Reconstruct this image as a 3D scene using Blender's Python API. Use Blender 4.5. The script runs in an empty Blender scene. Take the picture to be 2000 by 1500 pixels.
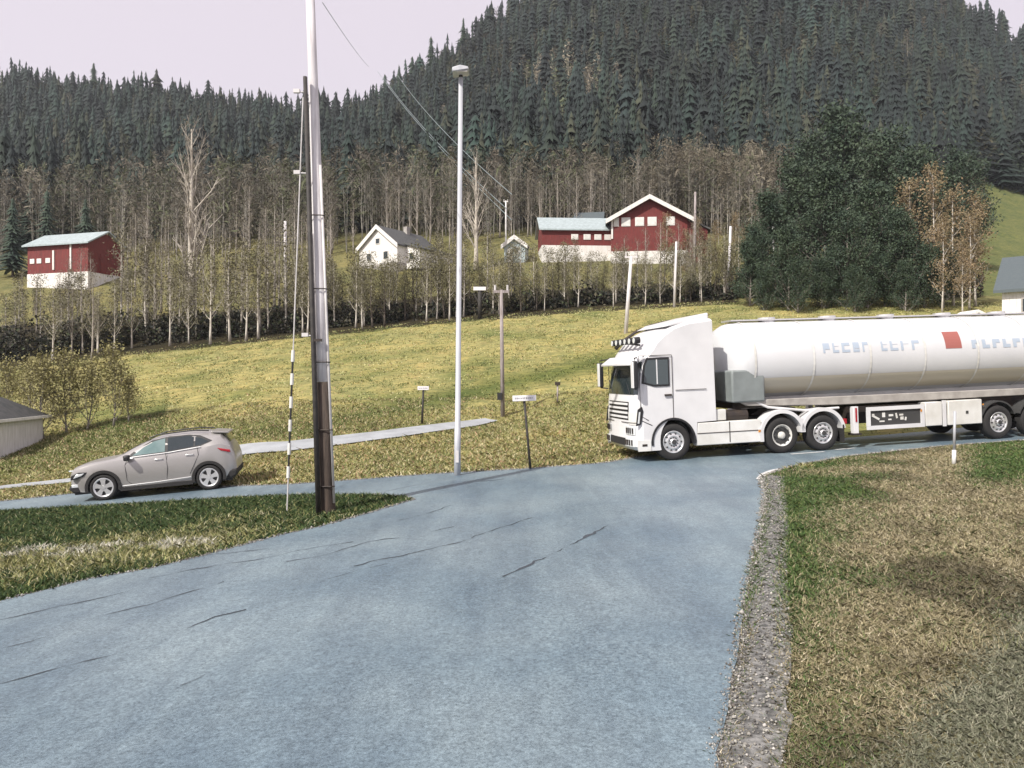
import bpy, bmesh, math, random
import numpy as np
from mathutils import Vector, Matrix, noise, geometry
R = math.radians
sc = bpy.context.scene
col = sc.collection
random.seed(7); rng = np.random.default_rng(7)

# ---------------------------------------------------------------- camera
F, HV, CZ = 1400.0, 735.0, 2.3        # focal in photo pixels, horizon row, eye height
cam = bpy.data.cameras.new('camera'); camo = bpy.data.objects.new('camera', cam); col.objects.link(camo)
camo.location = (0, 0, CZ); camo.rotation_euler = (R(90), 0, 0)
cam.sensor_width = 36; cam.lens = 36 * F / 2000; cam.shift_y = (HV - 750) / 2000
cam.clip_end = 3000; cam.clip_start = 0.1
sc.camera = camo
# ---------------------------------------------------------------- world, sun, exposure
SUN_EL, SUN_AZ = R(44), R(222)        # azimuth clockwise from +Y: light comes from behind the left shoulder
w = bpy.data.worlds.new('World'); sc.world = w; w.use_nodes = True
nt = w.node_tree; nt.nodes.clear()
sky = nt.nodes.new('ShaderNodeTexSky'); sky.sky_type = 'NISHITA'; sky.sun_disc = False
sky.sun_elevation = SUN_EL; sky.sun_rotation = SUN_AZ; sky.dust_density = 2.0; sky.air_density = 1.0
mixn = nt.nodes.new('ShaderNodeMixRGB'); mixn.inputs[0].default_value = 0.72
mixn.inputs[2].default_value = (14.0, 12.5, 13.6, 1)      # thin bright pinkish cloud cover
bg = nt.nodes.new('ShaderNodeBackground'); bg.inputs[1].default_value = 0.062
wo = nt.nodes.new('ShaderNodeOutputWorld')
nt.links.new(sky.outputs[0], mixn.inputs[1]); nt.links.new(mixn.outputs[0], bg.inputs[0]); nt.links.new(bg.outputs[0], wo.inputs[0])
sun = bpy.data.lights.new('sun', 'SUN'); sun.energy = 4.5; sun.angle = R(0.6); sun.color = (1, .95, .86)
suno = bpy.data.objects.new('sun', sun); col.objects.link(suno)
sd = Vector((math.sin(SUN_AZ) * math.cos(SUN_EL), math.cos(SUN_AZ) * math.cos(SUN_EL), math.sin(SUN_EL)))
suno.rotation_euler = sd.to_track_quat('Z', 'Y').to_euler(); suno.location = (0, 0, 60)
sc.view_settings.view_transform = 'Standard'; sc.view_settings.look = 'None'
sc.view_settings.exposure = 0.34; sc.view_settings.gamma = 1.0

# ---------------------------------------------------------------- materials
def mat(name, c, rough=.7, metal=0, var=None, var_scale=3, bump=0, bump_scale=40, attr=False, spec=None, trans=0, stretch=None, amount=.5):
    m = bpy.data.materials.new(name); m.use_nodes = True
    t = m.node_tree; b = t.nodes['Principled BSDF']
    b.inputs['Roughness'].default_value = rough; b.inputs['Metallic'].default_value = metal
    if spec is not None: b.inputs['Specular IOR Level'].default_value = spec
    b.inputs['Base Color'].default_value = (*c, 1)
    tc = t.nodes.new('ShaderNodeTexCoord'); src = tc.outputs['Object']
    if stretch:
        mp = t.nodes.new('ShaderNodeMapping'); mp.inputs['Scale'].default_value = stretch
        t.links.new(src, mp.inputs[0]); src = mp.outputs[0]
    out = None
    if attr:
        a = t.nodes.new('ShaderNodeVertexColor'); a.layer_name = 'tint'
        out = a.outputs[0]
        t.links.new(out, b.inputs['Base Color'])
    if var is not None:
        n = t.nodes.new('ShaderNodeTexNoise'); n.inputs['Scale'].default_value = var_scale; n.inputs['Detail'].default_value = 6
        t.links.new(src, n.inputs['Vector'])
        rmp = t.nodes.new('ShaderNodeMapRange'); rmp.inputs[1].default_value = .5 - .25 * (1.2 - amount); rmp.inputs[2].default_value = .5 + .25 * (1.2 - amount)
        t.links.new(n.outputs[0], rmp.inputs[0])
        mx = t.nodes.new('ShaderNodeMixRGB'); t.links.new(rmp.outputs[0], mx.inputs[0])
        if out: t.links.new(out, mx.inputs[1])
        else: mx.inputs[1].default_value = (*c, 1)
        mx.inputs[2].default_value = (*var, 1)
        t.links.new(mx.outputs[0], b.inputs['Base Color'])
    if bump:
        n2 = t.nodes.new('ShaderNodeTexNoise'); n2.inputs['Scale'].default_value = bump_scale; n2.inputs['Detail'].default_value = 5
        t.links.new(src, n2.inputs['Vector'])
        bp = t.nodes.new('ShaderNodeBump'); bp.inputs['Strength'].default_value = bump; bp.inputs['Distance'].default_value = .02
        t.links.new(n2.outputs[0], bp.inputs['Height']); t.links.new(bp.outputs[0], b.inputs['Normal'])
    return m
M = {}
M['white_paint'] = mat('white_paint', (.72, .72, .73), .28, 0, (.62, .62, .63), 1.2)
M['white_panel'] = mat('white_panel', (.74, .74, .72), .4, 0, (.60, .59, .55), 2)
M['tank_skin'] = mat('tank_skin', (.66, .67, .69), .25, 0, (.58, .59, .61), .6)
M['cream_reflection'] = mat('cream_reflection', (.58, .54, .45), .35)  # colour of the ground as mirrored low on the tank
M['tank_blue'] = mat('tank_blue', (.40, .47, .56), .35)
M['cabinet_grey'] = mat('cabinet_grey', (.25, .28, .28), .5, 0, (.18, .2, .2), 2)
M['tank_red'] = mat('tank_red', (.36, .12, .10), .35)
M['black_plastic'] = mat('black_plastic', (.018, .018, .02), .55)
M['rubber'] = mat('rubber', (.022, .021, .021), .85, bump=.3)
M['dark_steel'] = mat('dark_steel', (.035, .03, .03), .6, .3, (.06, .045, .035), 4)
M['alloy'] = mat('alloy', (.72, .72, .72), .3, .65)
M['rim_dark'] = mat('rim_dark', (.05, .05, .05), .5)
M['glass_dark'] = mat('glass_dark', (.02, .03, .035), .06, 0, spec=.8)
M['glass_pale'] = mat('glass_pale', (.10, .17, .17), .05, 0, (.20, .27, .27), 1.5, spec=1.0)
M['glass_mid'] = mat('glass_mid', (.05, .07, .075), .06, 0, spec=.9)
M['lamp_lens'] = mat('lamp_lens', (.75, .78, .8), .1, .2)
M['red_lens'] = mat('red_lens', (.35, .02, .03), .2)
M['amber_lens'] = mat('amber_lens', (.6, .25, .04), .3)
M['car_paint'] = mat('car_paint', (.45, .435, .42), .3, .55, (.41, .395, .38), 1)
M['pole_wood'] = mat('pole_wood', (.74, .72, .73), .85, 0, (.50, .47, .48), 6, .12, 12, stretch=(3, 3, .25))
M['pole_dark'] = mat('pole_dark', (.032, .024, .019), .85, 0, (.085, .062, .048), 8, .6, 30, stretch=(3, 3, .3))
M['conduit'] = mat('conduit', (.62, .60, .60), .5, 0, (.5, .48, .47), 4)
M['lamp_metal'] = mat('lamp_metal', (.50, .51, .54), .45, .15, (.38, .40, .43), 2, stretch=(3, 3, .4))
M['black_wood'] = mat('black_wood', (.02, .018, .018), .7, 0, (.045, .04, .035), 8)
M['grey_wood'] = mat('grey_wood', (.36, .32, .32), .85, 0, (.20, .17, .16), 5, .4, 20, stretch=(3, 3, .4))
M['wire'] = mat('wire', (.25, .3, .3), .5, .5)
M['sign_white'] = mat('sign_white', (.72, .70, .72), .45)
M['sign_ink'] = mat('sign_ink', (.03, .03, .035), .6)
M['red_wood'] = mat('red_wood', (.19, .030, .028), .8, 0, (.11, .022, .02), 2.5, .3, 10, stretch=(4, 4, .5))
M['white_wood'] = mat('white_wood', (.80, .78, .76), .7, 0, (.62, .60, .56), 3, .3, 12, stretch=(4, 4, .5))
M['shed_blue'] = mat('shed_blue', (.42, .49, .50), .7, 0, (.3, .36, .38), 3)
M['metal_roof'] = mat('metal_roof', (.45, .53, .54), .4, .2, (.32, .38, .38), 2.5, stretch=(2, 1, 1))
M['dark_roof'] = mat('dark_roof', (.055, .06, .06), .7, 0, (.10, .10, .10), 4)
M['slate_roof'] = mat('slate_roof', (.085, .105, .11), .6, 0, (.07, .09, .10), 5, stretch=(1, 1, 6))
M['concrete'] = mat('concrete', (.42, .40, .37), .9, 0, (.28, .26, .24), 3)
M['bark_light'] = mat('bark_light', (.40, .365, .32), .9, 0, (.24, .21, .18), 3)
M['bark_white'] = mat('bark_white', (.56, .52, .45), .9, 0, (.34, .30, .25), 3)
M['bark_pale'] = mat('bark_pale', (.66, .62, .56), .9, 0, (.38, .34, .29), 5, .4, 12, stretch=(1, 1, .35))
M['bark_grey'] = mat('bark_grey', (.30, .275, .245), .9, 0, (.17, .15, .13), 3, .3, 12)
M['bark_dark'] = mat('bark_dark', (.07, .055, .045), .9, 0, (.13, .11, .09), 3)
M['leaf_olive'] = mat('leaf_olive', (.20, .19, .105), .8, 0, (.12, .105, .065), .5)
M['leaf_umber'] = mat('leaf_umber', (.085, .08, .045), .85, 0, (.15, .14, .06), .5)
M['leaf_brown'] = mat('leaf_brown', (.15, .125, .085), .85, 0, (.20, .18, .13), .5)
M['leaf_rust'] = mat('leaf_rust', (.30, .215, .13), .85, 0, (.13, .11, .05), .5)
M['leaf_yellow'] = mat('leaf_yellow', (.30, .275, .115), .8, 0, (.20, .18, .08), 1.5)
M['leaf_green'] = mat('leaf_green', (.020, .042, .026), .7, 0, (.05, .075, .035), .5)
M['needle'] = mat('needle', (.024, .046, .034), .8, 0, (.04, .06, .035), .6)
M['forest'] = mat('forest', (.05, .06, .05), .85, attr=True)
M['blade'] = mat('blade', (.1, .12, .05), .75, attr=True)
M['stone'] = mat('stone', (.3, .29, .27), .9, attr=True)
M['crack'] = mat('crack', (.055, .066, .08), .9)
M['marking'] = mat('marking', (.72, .72, .70), .7, 0, (.45, .45, .45), 9)
M['pathmat'] = mat('pathmat', (.36, .38, .40), .9, 0, (.27, .285, .30), 1.3, .4, 20)
M['gravel'] = mat('gravel', (.23, .228, .22), .95, 0, (.08, .08, .078), 14, 1.0, 30, amount=.7)

# asphalt
def asphalt():
    m = bpy.data.materials.new('asphalt'); m.use_nodes = True; t = m.node_tree; b = t.nodes['Principled BSDF']
    tc = t.nodes.new('ShaderNodeTexCoord')
    def noi(scale, det, rot=0, sc3=(1, 1, 1), rough=.55):
        mp = t.nodes.new('ShaderNodeMapping'); mp.inputs['Rotation'].default_value = (0, 0, rot); mp.inputs['Scale'].default_value = sc3
        n = t.nodes.new('ShaderNodeTexNoise'); n.inputs['Scale'].default_value = scale; n.inputs['Detail'].default_value = det; n.inputs['Roughness'].default_value = rough
        t.links.new(tc.outputs['Object'], mp.inputs[0]); t.links.new(mp.outputs[0], n.inputs['Vector']); return n
    def ramp(src, a, b_, c0, c1):
        r = t.nodes.new('ShaderNodeValToRGB'); r.color_ramp.elements[0].position = a; r.color_ramp.elements[1].position = b_
        r.color_ramp.elements[0].color = (*c0, 1); r.color_ramp.elements[1].color = (*c1, 1); t.links.new(src, r.inputs[0]); return r
    def mul(a, b_, f=1):
        x = t.nodes.new('ShaderNodeMixRGB'); x.blend_type = 'MULTIPLY'; x.inputs[0].default_value = f
        t.links.new(a, x.inputs[1]); t.links.new(b_, x.inputs[2]); return x.outputs[0]
    big = ramp(noi(.35, 4).outputs[0], .35, .65, (.142, .200, .248), (.226, .286, .320))
    # worn streaks along the wheel direction
    st = ramp(noi(.7, 6, R(-36), (1.5, .25, 1), .65).outputs[0], .38, .58, (.80, .815, .84), (1.04, 1.04, 1.03))
    st2 = ramp(noi(3.2, 6, R(-36), (1.6, .35, 1), .7).outputs[0], .30, .62, (.90, .905, .91), (1.04, 1.04, 1.03))
    fine = ramp(noi(30, 4, rough=.95).outputs[0], .32, .72, (.38, .40, .42), (1.55, 1.54, 1.52))
    mid = ramp(noi(9, 4).outputs[0], .3, .7, (.87, .87, .88), (1.1, 1.1, 1.1))
    sp = ramp(noi(22, 3, rough=.9).outputs[0], .40, .50, (.62, .66, .70), (1, 1, 1)); msk = ramp(noi(.22, 3).outputs[0], .50, .60, (0, 0, 0), (1, 1, 1))
    spm = t.nodes.new('ShaderNodeMixRGB'); spm.inputs[1].default_value = (1, 1, 1, 1); t.links.new(msk.outputs[0], spm.inputs[0]); t.links.new(sp.outputs[0], spm.inputs[2]); big_ = mul(big.outputs[0], spm.outputs[0])
    c = mul(mul(mul(mul(big_, st2.outputs[0]), st.outputs[0]), fine.outputs[0]), mid.outputs[0])
    t.links.new(c, b.inputs['Base Color']); b.inputs['Roughness'].default_value = .40
    bp = t.nodes.new('ShaderNodeBump'); bp.inputs['Strength'].default_value = .5; bp.inputs['Distance'].default_value = .012
    t.links.new(noi(85, 3, rough=.8).outputs[0], bp.inputs['Height']); t.links.new(bp.outputs[0], b.inputs['Normal'])
    return m
M['asphalt'] = asphalt()

def ground_mat():
    m = bpy.data.materials.new('ground'); m.use_nodes = True; t = m.node_tree; b = t.nodes['Principled BSDF']
    a = t.nodes.new('ShaderNodeVertexColor'); a.layer_name = 'tint'
    tc = t.nodes.new('ShaderNodeTexCoord')
    def noi(scale, det, sc3=(1, 1, 1)):
        mp = t.nodes.new('ShaderNodeMapping'); mp.inputs['Scale'].default_value = sc3; mp.inputs['Rotation'].default_value = (0, 0, R(8))
        n = t.nodes.new('ShaderNodeTexNoise'); n.inputs['Scale'].default_value = scale; n.inputs['Detail'].default_value = det; n.inputs['Roughness'].default_value = .7
        t.links.new(tc.outputs['Object'], mp.inputs[0]); t.links.new(mp.outputs[0], n.inputs['Vector']); return n
    prev = a.outputs[0]
    for n, lo, hi, c0, c1 in ((noi(.25, 5), .35, .65, (.78, .84, .82), (1.2, 1.12, 1.05)), (noi(2.2, 6, (.5, 1.6, 1)), .38, .62, (.66, .72, .7), (1.25, 1.2, 1.1)), (noi(12, 4, (.6, 1.5, 1)), .35, .65, (.7, .75, .7), (1.25, 1.2, 1.15))):
        r = t.nodes.new('ShaderNodeValToRGB'); r.color_ramp.elements[0].position = lo; r.color_ramp.elements[1].position = hi
        r.color_ramp.elements[0].color = (*c0, 1); r.color_ramp.elements[1].color = (*c1, 1); t.links.new(n.outputs[0], r.inputs[0])
        x = t.nodes.new('ShaderNodeMixRGB'); x.blend_type = 'MULTIPLY'; x.inputs[0].default_value = 1
        t.links.new(prev, x.inputs[1]); t.links.new(r.outputs[0], x.inputs[2]); prev = x.outputs[0]
    t.links.new(prev, b.inputs['Base Color']); b.inputs['Roughness'].default_value = .95; b.inputs['Specular IOR Level'].default_value = .1
    bp = t.nodes.new('ShaderNodeBump'); bp.inputs['Strength'].default_value = .6; bp.inputs['Distance'].default_value = .08
    t.links.new(noi(7, 6).outputs[0], bp.inputs['Height']); t.links.new(bp.outputs[0], b.inputs['Normal'])
    return m
M['ground'] = ground_mat()

# ---------------------------------------------------------------- terrain height G(x, y)
def N(x, y):
    x = np.asarray(x, float)
    return np.where(x > -2, .04 * (x - 4.4), -.256 + .07 * (np.maximum(x, -30) + 2)) + 0 * np.asarray(y, float)
YK = [25, 32, 45, 60, 78, 95, 125]
UK = [-800, 0, 500, 1000, 1500, 2000, 2800]
Z = lambda v, Y: CZ + (HV - v) / F * Y
ZT = np.array([
    [-1.9, -1.6, -.4, 1.6, 7, 13, 24],
    [-1.42, -1.0, Z(790, 45), Z(725, 60), Z(620, 78), Z(545, 95), Z(470, 125)],
    [-.33, .47, Z(735, 45), Z(665, 60), Z(590, 78), Z(515, 95), Z(445, 125)],
    [-.05, .31, Z(700, 45), Z(617, 60), Z(560, 78), Z(505, 95), Z(425, 125)],
    [.20, 1.1, Z(660, 45), Z(590, 60), Z(545, 78), Z(500, 95), Z(430, 125)],
    [.54, 1.9, Z(660, 45), Z(600, 60), Z(565, 78), Z(545, 95), Z(500, 125)],
    [.9, 2.2, Z(650, 45), Z(610, 60), Z(590, 78), Z(560, 95), Z(520, 125)]])
RU = [-1500, -800, 0, 200, 500, 650, 710, 760, 800, 900, 980, 1100, 1250, 1450, 1650, 1850, 2000, 2300, 2800]
RV = [230, 200, 200, 215, 250, 270, 262, 225, 195, 135, 66, -25, -90, -140, -110, 30, 125, 220, 300]
tg = np.linspace(-2.2, 2.2, 441); yg = np.concatenate([np.arange(19.5, 140, .5), np.arange(140, 301, 2.5)])
T, Yg = np.meshgrid(tg, yg, indexing='ij'); U = T * F + 1000
Zg = np.zeros_like(T)
ridge = np.interp(U[:, 0], RU, RV)
for i in range(len(tg)):
    u = min(max(U[i, 0], -800), 2800)
    k = [float(np.interp(u, UK, ZT[:, j])) for j in range(len(YK))]
    n0 = float(N(tg[i] * 19.5, 19.5))
    ys = [19.5] + YK; zs = [n0] + k
    low = np.interp(yg, ys, zs)
    v125 = HV - (k[-1] - CZ) / 125 * F
    s = np.clip((yg - 125) / 175, 0, 1)
    vv = v125 + (ridge[i] - v125) * s
    Zg[i] = np.where(yg <= 125, low, CZ + (HV - vv) / F * yg)
Zs = Zg.copy()
for it in range(5):                      # soften kinks, keep the first rows tied to the road
    A = Zs.copy(); A[1:-1, :] = (Zs[:-2, :] + 2 * Zs[1:-1, :] + Zs[2:, :]) / 4
    B = A.copy(); B[:, 1:-1] = (A[:, :-2] + 2 * A[:, 1:-1] + A[:, 2:]) / 4
    wgt = np.clip((Yg - 22) / 6, 0, 1); Zs = Zs * (1 - wgt) + B * wgt
def G(x, y):
    x = np.asarray(x, float); y = np.asarray(y, float)
    yy = np.clip(y, 19.5, 300); t = np.clip(x / np.maximum(yy, 1), -2.19, 2.19)
    fi = (t + 2.2) / .01; i = np.clip(fi.astype(int), 0, 439); fa = fi - i
    fj = np.interp(yy, yg, np.arange(len(yg))); j = np.clip(fj.astype(int), 0, len(yg) - 2); fb = fj - j
    z = (Zs[i, j] * (1 - fa) + Zs[i + 1, j] * fa) * (1 - fb) + (Zs[i, j + 1] * (1 - fa) + Zs[i + 1, j + 1] * fa) * fb
    return np.where(y < 19.5, N(x, y), z)
RY = np.concatenate([np.arange(1.5, 40, .05), np.arange(40, 300, .25)])
def at(u, v, dy=0):
    """ground point seen at photo pixel (u, v)"""
    t = (u - 1000) / F; s = (HV - v) / F
    g = G(t * RY, RY); ray = CZ + s * RY
    k = int(np.argmax(g >= ray)) if np.any(g >= ray) else len(RY) - 1
    Y = RY[k] + dy
    return Vector((t * Y, Y, float(G(t * Y, Y))))
def on(x, y): return Vector((x, y, float(G(x, y))))
def onu(u, Y): return on((u - 1000) / F * Y, Y)

# ---------------------------------------------------------------- mesh helpers
def tag(o, label=None, cat=None, group=None, kind=None):
    if label: o['label'] = label
    if cat: o['category'] = cat
    if group: o['group'] = group
    if kind: o['kind'] = kind
    return o
def empty(name, loc, rz=0, rot=None):
    o = bpy.data.objects.new(name, None); col.objects.link(o); o.empty_display_size = .3
    o.location = loc; o.rotation_euler = rot if rot else (0, 0, rz); return o
def copy_tree(o, parent=None):
    c = o.copy(); col.objects.link(c)
    if parent: c.parent = parent
    for ch in KIDS.get(o.name, []): copy_tree(ch, c)
    return c
KIDS = {}
def link(name, me, material, parent=None, smooth=False, bevel=0, seg=2):
    o = bpy.data.objects.new(name, me); col.objects.link(o)
    if material: me.materials.append(M[material] if isinstance(material, str) else material)
    if smooth:
        me.polygons.foreach_set('use_smooth', [True] * len(me.polygons))
    if bevel:
        b = o.modifiers.new('bevel', 'BEVEL'); b.width = bevel; b.segments = seg; b.limit_method = 'ANGLE'; b.angle_limit = R(35)
        me.polygons.foreach_set('use_smooth', [True] * len(me.polygons))
        me.set_sharp_from_angle(angle=R(40)) if hasattr(me, 'set_sharp_from_angle') else None
    if parent:
        o.parent = parent; KIDS.setdefault(parent.name, []).append(o)
    return o
class MB:
    def __init__(s): s.v = []; s.f = []
    def add(s, vs, fs):
        k = len(s.v); s.v += [tuple(p) for p in vs]; s.f += [tuple(i + k for i in f) for f in fs]; return s
    def box(s, c, d, rot=None):
        x, y, z = (q / 2 for q in d)
        vs = [Vector(p) for p in ((-x, -y, -z), (x, -y, -z), (x, y, -z), (-x, y, -z), (-x, -y, z), (x, -y, z), (x, y, z), (-x, y, z))]
        if rot: vs = [rot @ p for p in vs]
        vs = [p + Vector(c) for p in vs]
        return s.add(vs, [(0, 3, 2, 1), (4, 5, 6, 7), (0, 1, 5, 4), (1, 2, 6, 5), (2, 3, 7, 6), (3, 0, 4, 7)])
    def tube(s, pts, rs, n=8, cap=True):
        pts = [Vector(p) for p in pts]; rings = []
        ref = Vector((0, 0, 1)) if abs((pts[1] - pts[0]).normalized().z) < .9 else Vector((1, 0, 0))
        for i, p in enumerate(pts):
            d = (pts[min(i + 1, len(pts) - 1)] - pts[max(i - 1, 0)]).normalized()
            a = d.cross(ref).normalized(); b = d.cross(a)
            r = rs[i] if hasattr(rs, '__len__') else rs
            rings.append([p + (a * math.cos(2 * math.pi * k / n) + b * math.sin(2 * math.pi * k / n)) * r for k in range(n)])
        vs = [q for r_ in rings for q in r_]; fs = []
        for i in range(len(pts) - 1):
            for k in range(n): fs.append((i * n + k, i * n + (k + 1) % n, (i + 1) * n + (k + 1) % n, (i + 1) * n + k))
        if cap: fs += [tuple(range(n))[::-1], tuple(range((len(pts) - 1) * n, len(pts) * n))]
        return s.add(vs, fs)
    def prism(s, prof, y0, y1, axis='y'):
        """profile of (x, z) pushed along y (or (x, y) along z, or (y, z) along x)"""
        n = len(prof)
        f = {'y': lambda p, h: (p[0], h, p[1]), 'z': lambda p, h: (p[0], p[1], h), 'x': lambda p, h: (h, p[0], p[1])}[axis]
        vs = [f(p, y0) for p in prof] + [f(p, y1) for p in prof]
        return s.add(vs, [tuple(range(n)), tuple(range(2 * n - 1, n - 1, -1))] + [(i, i + n, (i + 1) % n + n, (i + 1) % n) for i in range(n)])
    def lathe(s, prof, c=(0, 0, 0), axis='y', n=28):
        """profile of (radius, along) revolved about an axis"""
        vs = []; m = len(prof)
        for k in range(n):
            a = 2 * math.pi * k / n
            for r, h in prof:
                p = (r * math.cos(a), h, r * math.sin(a)) if axis == 'y' else ((h, r * math.cos(a), r * math.sin(a)) if axis == 'x' else (r * math.cos(a), r * math.sin(a), h))
                vs.append((p[0] + c[0], p[1] + c[1], p[2] + c[2]))
        return s.add(vs, [(k * m + i, k * m + i + 1, ((k + 1) % n) * m + i + 1, ((k + 1) % n) * m + i) for k in range(n) for i in range(m - 1)])
    def mesh(s, name='mesh'):
        me = bpy.data.meshes.new(name); me.from_pydata(s.v, [], s.f); me.update(); return me
    def obj(s, name, material, parent=None, smooth=False, bevel=0, seg=2, fix=True):
        me = s.mesh(name)
        if fix:
            bm = bmesh.new(); bm.from_mesh(me); bmesh.ops.recalc_face_normals(bm, faces=bm.faces); bm.to_mesh(me); bm.free()
        return link(name, me, material, parent, smooth, bevel, seg)
def np_mesh(name, V, Fc, k, material, cols=None, parent=None):
    """V (n,3), Fc (m,k) faces; cols (m,3) or (n,3) face/vertex colours of the thing itself"""
    me = bpy.data.meshes.new(name); me.vertices.add(len(V)); me.vertices.foreach_set('co', np.ascontiguousarray(V, dtype=np.float32).ravel())
    m = len(Fc); me.loops.add(m * k); me.loops.foreach_set('vertex_index', np.ascontiguousarray(Fc, dtype=np.int32).ravel())
    me.polygons.add(m); me.polygons.foreach_set('loop_start', np.arange(0, m * k, k, dtype=np.int32))
    me.update(calc_edges=True)
    if cols is not None:
        a = me.color_attributes.new('tint', 'FLOAT_COLOR', 'POINT')
        c4 = np.ones((len(V), 4), dtype=np.float32); c4[:, :3] = cols; a.data.foreach_set('color', c4.ravel())
    return link(name, me, material, parent)

# ---------------------------------------------------------------- outlines of road, path, shoulder (plan view)
def pts(px): return [(p.x, p.y) for p in (at(u, v) for u, v in px)]
right_edge = [(1400, 1480), (1413, 1436), (1430, 1330), (1443, 1265), (1451, 1193), (1464, 1116), (1484, 1039), (1494, 971), (1488, 945), (1486, 933)]
right_arm = [(1530, 917), (1590, 904), (1650, 893), (1750, 882), (1850, 872), (2000, 861)]
left_edge = [(-40, 1186), (0, 1177), (88, 1155), (176, 1133), (293, 1113), (403, 1086), (550, 1047), (623, 1031), (700, 1010), (760, 992), (806, 978)]
left_top = [(790, 972), (740, 968), (600, 968), (460, 973), (300, 983), (140, 992), (0, 1000)]
far_left = [(0, 981), (140, 966), (300, 958), (460, 951), (560, 948), (700, 938), (893, 925), (1030, 917), (1185, 905), (1250, 893)]
A = pts(right_edge); Bp = pts(right_arm); C = pts(left_edge); D = pts(left_top); E = pts(far_left)
road_poly = [(-.9, -12)] + [(.6, 1.0)] + A + Bp + [(24, 21.6), (40, 24)] + [(40, 30), (24, 26.4), (15.6, 25.0), (8.5, 22.6)] + [(x, y) for x, y in E[::-1]] + \
            [(-19, 19.6), (-30, 20.5), (-30, 19.4), (-19, 18.4)] + D[::-1] + C[::-1] + [(-9.5, 3.5), (-13, -12)]
def densify(poly, step, jit=0):
    out = []
    for i in range(len(poly)):
        a = Vector(poly[i]); b = Vector(poly[(i + 1) % len(poly)]); n = max(1, int((b - a).length / step))
        for k in range(n):
            p = a.lerp(b, k / n); j = jit * noise.noise((p.x * 1.7, p.y * 1.7, 3)) + jit * .6 * noise.noise((p.x * 6, p.y * 6, 9))
            out.append((p.x + j, p.y + j))
    return out
def inside(poly, x, y):
    x = np.asarray(x); y = np.asarray(y); r = np.zeros(x.shape, bool); n = len(poly)
    for i in range(n):
        x0, y0 = poly[i]; x1, y1 = poly[(i + 1) % n]
        c = ((y0 > y) != (y1 > y)) & (x < (x1 - x0) * (y - y0) / ((y1 - y0) if y1 != y0 else 1e-9) + x0); r ^= c
    return r
def dist(poly, x, y):
    d = np.full(np.asarray(x).shape, 1e9)
    for i in range(len(poly)):
        a = np.array(poly[i]); b = np.array(poly[(i + 1) % len(poly)]); e = b - a; L = max(e @ e, 1e-9)
        t = np.clip(((x - a[0]) * e[0] + (y - a[1]) * e[1]) / L, 0, 1)
        d = np.minimum(d, np.hypot(x - a[0] - t * e[0], y - a[1] - t * e[1]))
    return d
def sheet(name, poly, dz, material, step=.5, jit=.03):
    P = densify(poly, step * .5, jit); n = len(P)
    xs = [p[0] for p in P]; ys = [p[1] for p in P]
    gx, gy = np.meshgrid(np.arange(min(xs), max(xs), step), np.arange(min(ys), max(ys), step)); gx = gx.ravel(); gy = gy.ravel()
    ok = inside(P, gx, gy) & (dist(P, gx, gy) > step * .3)
    V = [Vector(p) for p in P] + [Vector((a, b)) for a, b in zip(gx[ok], gy[ok])]
    vo, _, fo, _, _, _ = geometry.delaunay_2d_cdt(V, [(i, (i + 1) % n) for i in range(n)], [], 1, 1e-5)
    x = np.array([v.x for v in vo]); y = np.array([v.y for v in vo]); z = G(x, y) + dz
    me = bpy.data.meshes.new(name); me.from_pydata(list(zip(x, y, z)), [], fo); me.update()
    if me.polygons and me.polygons[0].normal.z < 0: me.flip_normals()
    o = link(name, me, material); return o
ROADP = densify(road_poly, .25, .03)
tag(sheet('road', road_poly, .02, 'asphalt'), kind='structure')
path_c = [(-60, 962), (0, 953), (140, 939), (300, 908), (460, 882), (560, 873), (650, 862), (760, 849), (900, 830), (960, 820)]
pc = [at(u, v) for u, v in path_c]; L_, R_ = [], []
for i, p in enumerate(pc):
    d = (pc[min(i + 1, len(pc) - 1)] - pc[max(i - 1, 0)]); d.z = 0; d.normalize(); nrm = Vector((-d.y, d.x, 0))
    wv = [1.0, .9, .9, 1.4, 1.6, 1.5, 1.45, 1.4, 1.3, .6][i] * .62
    L_.append((p.x + nrm.x * wv, p.y + nrm.y * wv)); R_.append((p.x - nrm.x * wv, p.y - nrm.y * wv))
path_poly = L_ + R_[::-1]
tag(sheet('path', path_poly, .03, 'pathmat', .6, .06), kind='structure')
gr_px = [(1540, 1700), (1535, 1500), (1541, 1372), (1545, 1244), (1537, 1116), (1541, 1031), (1532, 945)]
shoulder = [(.6, 1.0)] + A + pts([(1500, 928), (1532, 932)]) + [p for p in pts(gr_px)][::-1] + [(2.0, 1.0)]
tag(sheet('gravel_shoulder', shoulder, .012, 'gravel', .35, .09), kind='structure')

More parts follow.
